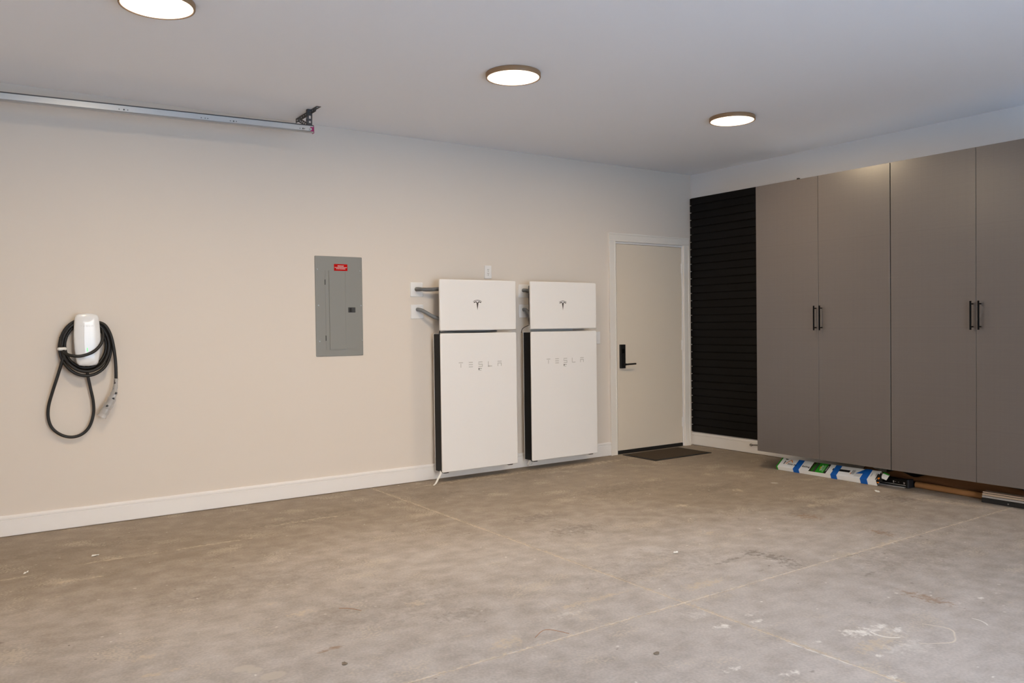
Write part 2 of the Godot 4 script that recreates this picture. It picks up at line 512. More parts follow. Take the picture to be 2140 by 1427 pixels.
# ---------------------------------------------------------------- room shell
func shell() -> void:
	# floor: a bed, and four poured panels parted by saw joints
	var fl := struct_root("floor")
	var st := mb()
	lohi(st, Vector3(LX - 0.2, -0.25, -0.2), Vector3(0.2, -0.002, FZ + 0.2))
	obj("joint_bed", st, M.joint, fl)
	var g := 0.0033
	for xs in [[LX - 0.2, -3.732 - g], [-3.732 + g, 0.2]]:
		for zs in [[-0.2, 3.405 - g], [3.405 + g, FZ + 0.2]]:
			st = mb()
			var y0 := -0.006
			var b := 0.0012
			var c := [Vector3(xs[0], 0, zs[0]), Vector3(xs[1], 0, zs[0]), Vector3(xs[1], 0, zs[1]), Vector3(xs[0], 0, zs[1])]
			var ctr := Vector3((xs[0] + xs[1]) * 0.5, 0, (zs[0] + zs[1]) * 0.5)
			var ins: Array = []
			for p in c:
				ins.append(Vector3(p.x - b * signf(p.x - ctr.x), 0, p.z - b * signf(p.z - ctr.z)))
			uvquad(st, ins[0], ins[1], ins[2], ins[3], Vector3.UP)
			for k in 4:
				var l := (k + 1) % 4
				var o: Vector3 = (c[k] + c[l]) * 0.5 - ctr
				uvquad(st, ins[k], ins[l], c[l] + Vector3(0, -b, 0), c[k] + Vector3(0, -b, 0), o + Vector3.UP)
				uvquad(st, c[k] + Vector3(0, -b, 0), c[l] + Vector3(0, -b, 0), c[l] + Vector3(0, y0, 0), c[k] + Vector3(0, y0, 0), o)
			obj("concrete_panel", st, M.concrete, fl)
	# back wall with the door opening
	st = mb()
	lohi(st, Vector3(LX - 0.2, 0, -0.2), Vector3(-1.085, H, 0))
	lohi(st, Vector3(-1.085, 2.107, -0.2), Vector3(-0.13, H, 0))
	lohi(st, Vector3(-0.13, 0, -0.2), Vector3(0.0, H, 0))
	struct("wall_back", st, M.wall)
	st = mb()
	lohi(st, Vector3(0, 0, -0.2), Vector3(0.2, H, FZ + 0.2))
	struct("wall_right", st, M.wall_cool_lit)
	st = mb()
	lohi(st, Vector3(LX - 0.2, 0, 0), Vector3(LX, H, FZ + 0.2))
	struct("wall_left", st, M.wall)
	# front wall: an unseen bay added behind the camera for cool fill light
	st = mb()
	lohi(st, Vector3(LX, 0, FZ), Vector3(-5.4, H, FZ + 0.2))
	lohi(st, Vector3(-5.4, 2.3, FZ), Vector3(-3.0, H, FZ + 0.2))
	lohi(st, Vector3(-3.0, 0, FZ), Vector3(0, H, FZ + 0.2))
	struct("wall_front", st, M.wall)
	st = mb()
	lohi(st, Vector3(LX - 0.2, H, -0.2), Vector3(0.2, H + 0.2, FZ + 0.2))
	struct("ceiling", st, M.ceiling)
	# baseboards with a stepped cap
	var prof := PackedVector2Array([Vector2(0, 0.0065), Vector2(0.016, 0.0065), Vector2(0.016, 0.1045), Vector2(0.0125, 0.106), Vector2(0.0125, 0.109), Vector2(0.0155, 0.111), Vector2(0.0155, 0.122), Vector2(0.012, 0.129), Vector2(0.007, BASE_H), Vector2(0, BASE_H)])
	st = mb()
	# local x -> +z (out of the back wall), local y -> up, local z -> along -x
	extrude(st, prof, Transform3D(Basis(Vector3(0, 0, 1), Vector3(0, 1, 0), Vector3(-1, 0, 0)), Vector3(-1.166, 0, 0)), absf(LX) - 1.166)
	struct("baseboard_back", st, M.trim)
	st = mb()
	extrude(st, prof, Transform3D(Basis(Vector3(-1, 0, 0), Vector3(0, 1, 0), Vector3(0, 0, 1)), Vector3(0, 0, 0.0)), 5.0)
	struct("baseboard_right", st, M.trim)

func uvquad(st: SurfaceTool, a: Vector3, b: Vector3, c: Vector3, d: Vector3, out: Vector3) -> void:
	st.set_smooth_group(-1)
	for t in [[a, b, c], [a, c, d]]:
		var q: Array = t
		if (q[1] - q[0]).cross(q[2] - q[0]).dot(out) > 0.0:
			q = [t[0], t[2], t[1]]
		for p in q:
			st.set_uv(Vector2((p.x + 7.2) / 7.2, p.z / 5.4))
			st.add_vertex(p)

func lamps() -> void:
	var em := mat(Color(1, 1, 1), 0.4)
	em.emission_enabled = true
	em.emission = Color(1.0, 0.93, 0.84)
	em.emission_energy_multiplier = 1.7
	var names := ["round ceiling light above the wall charger, cut off by the top edge", "round ceiling light in the middle, above the two white batteries", "round ceiling light nearest the tall cabinets and the corner"]
	var xs := [-5.655, -3.585, -1.553]
	var zs := [1.885, 1.87, 1.87]
	for k in 3:
		var t := thing("ceiling_light", names[k], "ceiling light", Vector3(xs[k], H, zs[k]), "flush ceiling lights in one row")
		var st := mb()
		disc_lathe(st, Vector3.ZERO, [[0.155, 0.0], [0.168, 0.0], [0.171, -0.004], [0.171, -0.026], [0.169, -0.0295], [0.164, -0.03], [0.161, -0.028], [0.161, -0.024]], 64)
		obj("housing", st, M.lit_bronze, t)
		st = mb()
		disc_lathe(st, Vector3.ZERO, [[0.161, -0.022], [0.161, -0.0265], [0.157, -0.0285], [0.1, -0.0295], [0.03, -0.03]], 64, true, true)
		obj("diffuser", st, em, t)
		var a := AreaLight3D.new()
		a.name = "lamp_light"
		a.area_size = Vector2(0.22, 0.22)
		a.light_color = LAMP_COLOR
		a.light_energy = LAMP_ENERGY
		a.area_range = 14.0
		a.area_attenuation = 2.0
		a.shadow_enabled = true
		a.position = Vector3(0, -0.034, 0)
		a.rotation.x = -PI * 0.5
		t.add_child(a)

# ---------------------------------------------------------------- door
func door() -> void:
	var d := struct_root("door_1")
	var st := mb()
	lohi(st, Vector3(-1.0635, 0.036, -0.045), Vector3(-0.152, 2.086, 0.0), 0.002)
	obj("door_panel", st, M.door, d)
	# jamb: lining of the opening, with its stop
	st = mb()
	lohi(st, Vector3(-1.085, 0, -0.14), Vector3(-1.0665, 2.107, 0.0), 0.001)
	lohi(st, Vector3(-0.149, 0, -0.14), Vector3(-0.13, 2.107, 0.0), 0.001)
	lohi(st, Vector3(-1.0665, 2.089, -0.14), Vector3(-0.149, 2.107, 0.0), 0.001)
	lohi(st, Vector3(-1.0665, 0, -0.14), Vector3(-0.149, 2.089, -0.05))
	obj("jamb", st, M.trim, d)
	# casing with beads at both edges; local x runs from the inner edge outwards
	var pr := PackedVector2Array([Vector2(0, 0), Vector2(0, 0.016), Vector2(0.003, 0.0185), Vector2(0.010, 0.0185), Vector2(0.013, 0.0155), Vector2(0.066, 0.0165), Vector2(0.069, 0.0205), Vector2(0.08, 0.0205), Vector2(0.083, 0.017), Vector2(0.083, 0)])
	st = mb()
	extrude(st, pr, Transform3D(Basis(Vector3(-1, 0, 0), Vector3(0, 0, 1), Vector3(0, 1, 0)), Vector3(-1.084, 0, 0)), 2.107)
	obj("casing", st, M.casing, d)
	st = mb()
	extrude(st, pr, Transform3D(Basis(Vector3(1, 0, 0), Vector3(0, 0, 1), Vector3(0, 1, 0)), Vector3(-0.131, 0, 0)), 2.107)
	obj("casing", st, M.casing, d)
	st = mb()
	extrude(st, pr, Transform3D(Basis(Vector3(0, 1, 0), Vector3(0, 0, 1), Vector3(1, 0, 0)), Vector3(-1.167, 2.107, 0)), 1.119)
	obj("casing", st, M.casing, d)
	# rubber sweep and threshold
	st = mb()
	lohi(st, Vector3(-1.0635, 0.002, -0.04), Vector3(-0.152, 0.034, 0.004), 0.002)
	obj("door_sweep", st, M.rubber, d)
	st = mb()
	lohi(st, Vector3(-1.0665, 0.0, -0.19), Vector3(-0.149, 0.012, -0.042))
	obj("threshold", st, M.dark_steel, d)
	# hinges: two leaves and a knuckle
	for y in [1.868, 1.064, 0.255]:
		st = mb()
		lohi(st, Vector3(-0.163, y - 0.05, -0.001), Vector3(-0.138, y + 0.05, 0.0022), 0.001)
		tube(st, [Vector3(-0.1505, y - 0.051, 0.006), Vector3(-0.1505, y - 0.017, 0.006)], 0.0068, 12)
		tube(st, [Vector3(-0.1505, y - 0.016, 0.006), Vector3(-0.1505, y + 0.016, 0.006)], 0.0068, 12)
		tube(st, [Vector3(-0.1505, y + 0.017, 0.006), Vector3(-0.1505, y + 0.051, 0.006)], 0.0068, 12)
		obj("hinge", st, M.plate, d)
	# keypad lock and lever
	st = mb()
	slab(st, -1.0035, 0.9715, 0.062, 0.236, 0.0, 0.024, 0.003, 0.003)
	var lk := obj("lock", st, M.black, d)
	st = mb()
	slab(st, -1.0035, 1.025, 0.034, 0.045, 0.0235, 0.0246, 0.004, 0.0008)
	obj("keypad", st, M.black_gloss, lk)
	st = mb()
	tube(st, [Vector3(-1.0, 0.893, 0.02), Vector3(-1.0, 0.893, 0.058)], 0.011, 14)
	tube(st, smooth_path([Vector3(-1.008, 0.893, 0.056), Vector3(-0.985, 0.893, 0.058), Vector3(-0.94, 0.894, 0.058), Vector3(-0.88, 0.895, 0.057), Vector3(-0.868, 0.895, 0.056)], 4), 0.0085, 10)
	obj("lever", st, M.black, d)

# ---------------------------------------------------------------- slat wall
func slat_wall() -> void:
	var t := thing("slat_panel", "black horizontal slat wall panel between the corner and the grey cabinets", "slat wall")
	var n := 32
	var y0 := 0.1415
	var p := (2.611 - y0) / n
	var z0 := 0.004
	var z1 := 1.333
	var st := mb()
	lohi(st, Vector3(-0.006, y0, z0 + 0.007), Vector3(-0.001, 2.611, z1))
	obj("backing", st, M.slat, t)
	# one slat: T-shaped section, local x out of the wall is -x
	var h := p - 0.0095
	var prof := PackedVector2Array([Vector2(0.006, p * 0.3), Vector2(0.011, p * 0.3), Vector2(0.013, 0.0), Vector2(0.0175, 0.0), Vector2(0.019, 0.0015), Vector2(0.019, h - 0.0015), Vector2(0.0175, h), Vector2(0.013, h), Vector2(0.011, p * 0.62), Vector2(0.006, p * 0.62)])
	st = mb()
	extrude(st, prof, Transform3D(Basis(Vector3(-1, 0, 0), Vector3(0, 1, 0), Vector3(0, 0, 1)), Vector3(0, 0, z0)), z1 - z0)
	st.generate_normals()
	var me := st.commit()
	for k in n:
		share("slat", me, M.slat, t, Vector3(0, y0 + k * p + 0.0045, 0))

# ---------------------------------------------------------------- cabinets
func cabinets() -> void:
	var z := [1.3400, 1.9633, 2.5864, 3.2122, 3.8360]
	var labels := ["tall grey-brown two-door cabinet beside the black slat wall", "tall grey-brown two-door cabinet at the right edge, farther from the slat wall"]
	var X := -0.62
	var yb := 0.1546
	var yt := 2.486
	for c in 2:
		var a: float = z[c * 2] + (0.0 if c == 0 else 0.0035)
		var m: float = z[c * 2 + 1]
		var e: float = z[c * 2 + 2] - (0.0035 if c == 0 else 0.0)
		var t := thing("tall_cabinet", labels[c], "cabinet", Vector3.ZERO, "tall grey garage cabinets")
		var st := mb()
		lohi(st, Vector3(X + 0.0225, yb + 0.003, a + 0.002), Vector3(-0.002, yt - 0.022, e - 0.002), 0.001)
		obj("body", st, M.cabinet_body, t)
		st = mb()
		lohi(st, Vector3(X + 0.0225, yt - 0.021, a + 0.002), Vector3(-0.002, yt - 0.002, e - 0.002), 0.001)
		obj("top_reflector", st, M.white, t)  # white top added to bounce light onto the wall above
		for k in 2:
			st = mb()
			var lo := a if k == 0 else m + 0.0015
			var hi := m - 0.0015 if k == 0 else e
			lohi(st, Vector3(X, yb, lo), Vector3(X + 0.0195, yt, hi), 0.0004)
			var d := obj("door", st, M.cabinet, t)
			# bar pull on two posts
			st = mb()
			var hz := m - 0.022 if k == 0 else m + 0.0315
			tube(st, [Vector3(X - 0.034, 1.221, hz), Vector3(X - 0.034, 1.422, hz)], 0.0062, 12)
			for y in [1.242, 1.401]:
				tube(st, [Vector3(X + 0.001, y, hz), Vector3(X - 0.034, y, hz)], 0.0045, 10)
			obj("handle", st, M.pull, d)
		if c == 0:
			st = mb()
			slab(st, 0, 0, 0.022, 0.014, 0, 0.02, 0.006, 0.003)
			var o := obj("hanging_clip", st, M.black, t)
			o.position = Vector3(X + 0.02, yt + 0.004, 1.771)
			o.rotation.y = -PI * 0.5
			o.set_meta("label", "small black clip on top of the cabinet")

# ---------------------------------------------------------------- door track
func track() -> void:
	var t := thing("garage_door_track", "galvanised steel overhead door track under the ceiling with a perforated hanger", "door track")
	# section: local x = out (towards +z), local y = up; the run climbs slightly towards its end
	var a := Vector3(-6.95, 2.6845, 0.385)
	var e := Vector3(-4.315, 2.7467, 0.40)
	var along := (e - a).normalized()
	var up := (Vector3.UP - along * along.y).normalized()
	var outw := along.cross(up)
	if outw.z < 0.0: outw = -outw
	var bas := Basis(outw, up, along)
	var h := 0.053
	var w := 0.0025
	var pr := PackedVector2Array([Vector2(-0.03, 0), Vector2(0.0005, 0), Vector2(0.0005, -h + 0.012), Vector2(0.003, -h + 0.008), Vector2(0.0055, -h + 0.003), Vector2(0.003, -h), Vector2(-0.012, -h - 0.001), Vector2(-0.03, -h + 0.002), Vector2(-0.03, -h + 0.006), Vector2(-0.012, -h + 0.003), Vector2(0.0, -h + 0.006), Vector2(-0.002, -h + 0.016), Vector2(-0.002, -0.004), Vector2(-0.03, -0.004)])
	var st := mb()
	extrude(st, pr, Transform3D(bas, a), (e - a).length())
	obj("rail", st, M.galv, t)
	var L := (e - a).length()
	st = mb()
	bx(st, Vector3(0.0015, -0.0025, L * 0.5), Vector3(0.007, 0.006, L), 0.001, Transform3D(bas, a))
	obj("lip_shadow", st, M.dark_steel, t)  # dark strip standing in for the thin shadow along the rail top
	st = mb()
	bx(st, Vector3(-0.013, -h * 0.5 - 0.002, L + 0.002), Vector3(0.036, h + 0.002, 0.004), 0.001, Transform3D(bas, a))
	bx(st, Vector3(0.0018, -h * 0.55, L - 0.010), Vector3(0.002, h * 0.62, 0.026), 0.0005, Transform3D(bas, a))
	var end := obj("end_cap", st, M.magenta, t)
	end.set_meta("label", "magenta painted rail end")
	# bolts along the web
	for s in [[L - 0.078, 0.005], [L - 0.066, 0.003], [L - 0.10, 0.003], [1.39, 0.005], [1.362, 0.003], [1.412, 0.003], [1.86, 0.003], [1.885, 0.003], [1.902, 0.003], [2.05, 0.003], [2.072, 0.0045], [2.09, 0.003]]:
		st = mb()
		var xf := Transform3D(bas, a)
		tube(st, [xf * Vector3(0.0, -0.03, s[0]), xf * Vector3(0.0035, -0.03, s[0])], s[1], 10)
		obj("bolt", st, M.dark_steel, t)
	st = mb()
	var xe := Transform3D(bas, a)
	tube(st, [xe * Vector3(0.0, -0.03, L - 0.022), xe * Vector3(0.010, -0.03, L - 0.022)], 0.008, 8)
	obj("bolt", st, M.steel, t)
	# hanger: ceiling angle, upright and sway brace of perforated steel
	st = mb()
	perforated(st, Vector3(-4.333, H - 0.017, 0.10), Vector3(-4.333, H - 0.017, 0.50), Vector3(0, 1, 0), 0.032, 0.003, 9)
	perforated(st, Vector3(-4.318, H - 0.0015, 0.10), Vector3(-4.318, H - 0.0015, 0.52), Vector3(1, 0, 0), 0.032, 0.003, 9)
	obj("ceiling_angle", st, M.dark_steel, t)
	st = mb()
	perforated(st, Vector3(-4.345, 2.742, 0.412), Vector3(-4.345, H - 0.002, 0.418), Vector3(1, 0, 0), 0.034, 0.003, 3)
	perforated(st, Vector3(-4.362, 2.742, 0.398), Vector3(-4.362, H - 0.002, 0.404), Vector3(0, 0, 1), 0.028, 0.003, 3)
	obj("hanger_strap", st, M.dark_steel, t)
	st = mb()
	perforated(st, Vector3(-4.350, 2.744, 0.392), Vector3(-4.350, H - 0.026, 0.19), Vector3(0, 0.89, 0.45), 0.03, 0.003, 6)
	obj("sway_brace", st, M.dark_steel, t)

# flat bar from a to b with a row of slots: two rails and rungs
func perforated(st: SurfaceTool, a: Vector3, b: Vector3, wide: Vector3, w: float, th: float, n: int) -> void:
	var al := (b - a)
	var L := al.length()
	al = al / L
	wide = (wide - al * wide.dot(al)).normalized()
	var xf := Transform3D(Basis(wide, al.cross(wide), al), a)
	for s in [-1.0, 1.0]:
		bx(st, Vector3(s * w * 0.36, 0, L * 0.5), Vector3(w * 0.28, th, L), 0.0, xf)
	for k in n + 1:
		var ln := L / n * 0.42
		var z := clampf(L * k / n, ln * 0.5, L - ln * 0.5)
		bx(st, Vector3(0, 0, z), Vector3(w * 0.46, th * 0.96, ln), 0.0, xf)

# ---------------------------------------------------------------- breaker panel
func breaker() -> void:
	var t := thing("breaker_panel", "grey electrical breaker panel with a red warning sticker on the beige wall", "breaker panel")
	var x0 := -4.169; var x1 := -3.777; var y0 := 1.07; var y1 := 1.85
	var st := mb()
	slab(st, (x0 + x1) * 0.5, (y0 + y1) * 0.5, x1 - x0, y1 - y0, 0.0, 0.007, 0.006, 0.004)
	obj("trim_plate", st, M.panel, t)
	# folded door: section in x-z pulled up along y
	var pr := PackedVector2Array([Vector2(-4.088, 0.005), Vector2(-4.088, 0.0085), Vector2(-4.062, 0.0085), Vector2(-4.0595, 0.0065), Vector2(-4.056, 0.0115), Vector2(-3.925, 0.0125), Vector2(-3.922, 0.0085), Vector2(-3.840, 0.0085), Vector2(-3.840, 0.005)])
	st = mb()
	extrude(st, pr, Transform3D(Basis(Vector3(1, 0, 0), Vector3(0, 0, 1), Vector3(0, -1, 0)), Vector3(0, 1.737, 0)), 0.614)
	var d := obj("door", st, M.panel, t)
	st = mb()
	lohi(st, Vector3(-3.901, 1.4115, 0.0075), Vector3(-3.841, 1.4515, 0.0105), 0.001)
	obj("latch_recess", st, M.panel_dark, d)
	st = mb()
	lohi(st, Vector3(-3.888, 1.416, 0.010), Vector3(-3.872, 1.447, 0.015), 0.002)
	obj("latch", st, M.black, d)
	for y in [1.647, 1.212]:
		st = mb()
		tube(st, [Vector3(-4.089, y - 0.02, 0.008), Vector3(-4.089, y + 0.02, 0.008)], 0.0035, 8)
		obj("hinge", st, M.panel_dark, d)
	st = mb()
	lohi(st, Vector3(-4.014, 1.738, 0.0068), Vector3(-3.902, 1.7905, 0.0076))
	var s := obj("warning_sticker", st, M.red, t)
	text("lettering", "WARNING", 0.0105, M.paper, s, Transform3D(Basis.IDENTITY, Vector3(-3.958, 1.7755, 0.0078)), 700)
	st = mb()  # the fine print, too small to read
	var rng := RandomNumberGenerator.new(); rng.seed = 4
	for row in [[1.7645, -4.008, -3.908], [1.7535, -3.996, -3.92]]:
		var x: float = row[1]
		while x < row[2]:
			var w := 0.004 + 0.008 * rng.randf()
			lohi(st, Vector3(x, row[0] - 0.0018, 0.0075), Vector3(minf(x + w, row[2]), row[0] + 0.0018, 0.0079))
			x += w + 0.0022
	obj("fine_print", st, M.paper, s)
	for p in [[-4.152, 1.745], [-4.147, 1.466], [-4.142, 1.187], [-3.797, 1.742], [-3.793, 1.466], [-3.788, 1.19]]:
		st = mb()
		tube(st, [Vector3(p[0], p[1], 0.006), Vector3(p[0], p[1], 0.0095), Vector3(p[0], p[1], 0.0105)], func(q): return 0.0062 if q < 0.9 else 0.0045, 12)
		obj("screw", st, M.steel, t)

# ---------------------------------------------------------------- batteries
const WORD := [
	[[0, .86, 1, 1], [.43, 0, .57, .74]],
	[[.02, .86, 1, 1], [.02, .43, 1, .57], [.02, 0, 1, .14]],
	[[0, .86, 1, 1], [0, .43, .13, .78], [0, .43, 1, .57], [.87, 0, 1, .5], [0, 0, 1, .14]],
	[[0, 0, .14, 1], [0, 0, 1, .14]],
	[[0, .86, 1, 1], [0, .5, 1, .64], [0, 0, .14, .6], [.86, 0, 1, .6]]]

func wordmark(parent: Node, x: float, y: float, z: float, w: float, h: float, pitch: float, m: Material) -> void:
	for k in 5:
		var st := mb()
		for b in WORD[k]:
			lohi(st, Vector3(x + k * pitch + b[0] * w, y + b[1] * h, z), Vector3(x + k * pitch + b[2] * w, y + b[3] * h, z + 0.0006))
		obj("letter", st, m, parent)

func battery(label: String, x: float) -> Node3D:
	var t := thing("battery_unit", label, "home battery", Vector3(x, 0, 0), "white wall-mounted home batteries")
	var W := 0.765
	var zf := 0.185
	# wall bracket and cooling body behind the covers
	var st := mb()
	lohi(st, Vector3(0.12, 0.2, 0.0015), Vector3(0.65, 1.18, 0.066))
	lohi(st, Vector3(0.10, 1.20, 0.0015), Vector3(0.60, 1.30, 0.03))
	obj("wall_bracket", st, M.plate, t)
	st = mb()
	lohi(st, Vector3(0.002, 0.086, 0.066), Vector3(W - 0.002, 1.229, 0.178), 0.003)
	for k in 4:  # shallow moulded vents high on the flank
		lohi(st, Vector3(0.0012, 1.02 + k * 0.05, 0.075), Vector3(0.005, 1.035 + k * 0.05, 0.09), 0.0006)
	obj("cooling_body", st, M.black_gloss, t)
	st = mb()
	slab(st, W * 0.5, (0.0803 + 1.2335) * 0.5, W - 0.002, 1.1532, 0.0625, 0.0675, 0.012, 0.001)
	obj("back_plate", st, M.plate, t)
	# lower cover
	st = mb()
	slab(st, W * 0.5, (0.0803 + 1.2335) * 0.5, W, 1.1532, 0.1755, zf, 0.014, 0.007)
	var lower := obj("lower_cover", st, M.white, t)
	wordmark(lower, 0.1715, 0.9445, zf - 0.0002, 0.041, 0.044, 0.0975, M.lettering)
	st = mb()
	lohi(st, Vector3(0.364, 0.913, zf - 0.0002), Vector3(0.402, 0.935, zf + 0.0004))
	var sk := obj("sticker", st, M.paper, lower)
	sk.set_meta("label", "small pale sticker under the lettering")
	st = mb()
	lohi(st, Vector3(0.366, 0.920, zf), Vector3(0.376, 0.934, zf + 0.0007))
	lohi(st, Vector3(0.379, 0.928, zf), Vector3(0.400, 0.9315, zf + 0.0007))
	lohi(st, Vector3(0.366, 0.9135, zf), Vector3(0.395, 0.9155, zf + 0.0007))
	obj("sticker_print", st, M.emblem, t)
	# upper cover over the inverter box
	st = mb()
	lohi(st, Vector3(0.108, 1.262, 0.0015), Vector3(0.66, 1.655, 0.17), 0.006)
	obj("inverter_box", st, M.black, t)
	st = mb()
	slab(st, W * 0.5, (1.2555 + 1.6824) * 0.5, W, 0.4269, 0.168, zf, 0.012, 0.008)
	var upper := obj("upper_cover", st, M.white, t)
	# emblem
	var ec := Vector3(0.3645, 1.4275, zf - 0.0002)
	var ew := 0.088
	var eh := 0.0845
	var top := PackedVector2Array()
	for k in 13:
		var q := -0.5 + k / 12.0
		top.append(Vector2(q * ew, eh * (1.0 - 0.56 * q * q)))
	for k in 13:
		var q := 0.47 - 0.94 * k / 12.0
		top.append(Vector2(q * ew, eh * (0.945 - 0.5 * q * q)))
	var low := PackedVector2Array()
	for p in [[-0.45, 0.765], [-0.3, 0.84], [-0.13, 0.862], [-0.065, 0.8], [0.0, 0.70], [0.065, 0.8], [0.13, 0.862], [0.3, 0.84], [0.45, 0.765], [0.37, 0.69], [0.27, 0.755], [0.165, 0.775], [0.115, 0.715], [0.0, 0.0], [-0.115, 0.715], [-0.165, 0.775], [-0.27, 0.755], [-0.37, 0.69]]:
		low.append(Vector2(p[0] * ew, p[1] * eh))
	st = mb()
	extrude(st, top, Transform3D(Basis.IDENTITY, ec), 0.0008)
	extrude(st, low, Transform3D(Basis.IDENTITY, ec), 0.0008)
	obj("emblem", st, M.emblem, upper)
	# feet under the lower cover
	for fx in [0.05, 0.7]:
		st = mb()
		slab(st, 0, 0, 0.05, 0.05, 0, 0.016, 0.012, 0.003)
		var o := obj("foot", st, M.black, t)
		o.position = Vector3(fx, 0.087, 0.145)
		o.rotation.x = PI * 0.5
	st = mb()
	lohi(st, Vector3(0.6, 0.062, 0.0175), Vector3(0.66, 0.12, 0.06), 0.003)
	obj("lower_bracket", st, M.plate, t)
	return t

func ribbon(st: SurfaceTool, pts: Array, wide: Vector3, w: float) -> void:
	var rings: Array = []
	for k in pts.size():
		var a: Vector3 = pts[maxi(k - 1, 0)]
		var b: Vector3 = pts[mini(k + 1, pts.size() - 1)]
		var tng := (b - a).normalized()
		var s := (wide - tng * wide.dot(tng)).normalized()
		var n := tng.cross(s)
		var p: Vector3 = pts[k]
		rings.append(PackedVector3Array([p + s * w + n * 0.0006, p - s * w + n * 0.0006, p - s * w - n * 0.0006, p + s * w - n * 0.0006]))
	loft(st, rings, true, true, false)

func wall_plate(label: String, x: float, y: float, w := 0.118, hole := true) -> Node3D:
	var t := thing("wall_plate", label, "wall plate", Vector3(x, y, 0), "white plates on the back wall")
	var st := mb()
	slab(st, 0, 0, w, 0.118, 0.0, 0.0065, 0.004, 0.004)
	obj("cover", st, M.plate, t)
	for sx in [-0.024, 0.024]:
		for sy in [-0.048, 0.048]:
			st = mb()
			tube(st, [Vector3(sx if w > 0.1 else 0.0, sy, 0.005), Vector3(sx if w > 0.1 else 0.0, sy, 0.0072)], 0.0035, 8)
			if w > 0.1 or sx < 0.0:
				obj("screw", st, M.plate, t)
	return t

func conduit_ribbed(label: String, pts: Array) -> void:
	var p := smooth_path(pts, 40)
	var st := mb()
	tube(st, p, func(q): return 0.0145 + 0.0028 * cos(q * (p.size() - 1) * TAU / 5.0), 14)
	var o := obj("conduit", st, M.flex, self)
	tag(o, label, "conduit", "electrical conduits beside the batteries")

func conduit_plain(label: String, pts: Array) -> void:
	var st := mb()
	tube(st, smooth_path(pts, 10), 0.0158, 16)
	var o := obj("conduit", st, M.conduit, self)
	tag(o, label, "conduit", "electrical conduits beside the batteries")

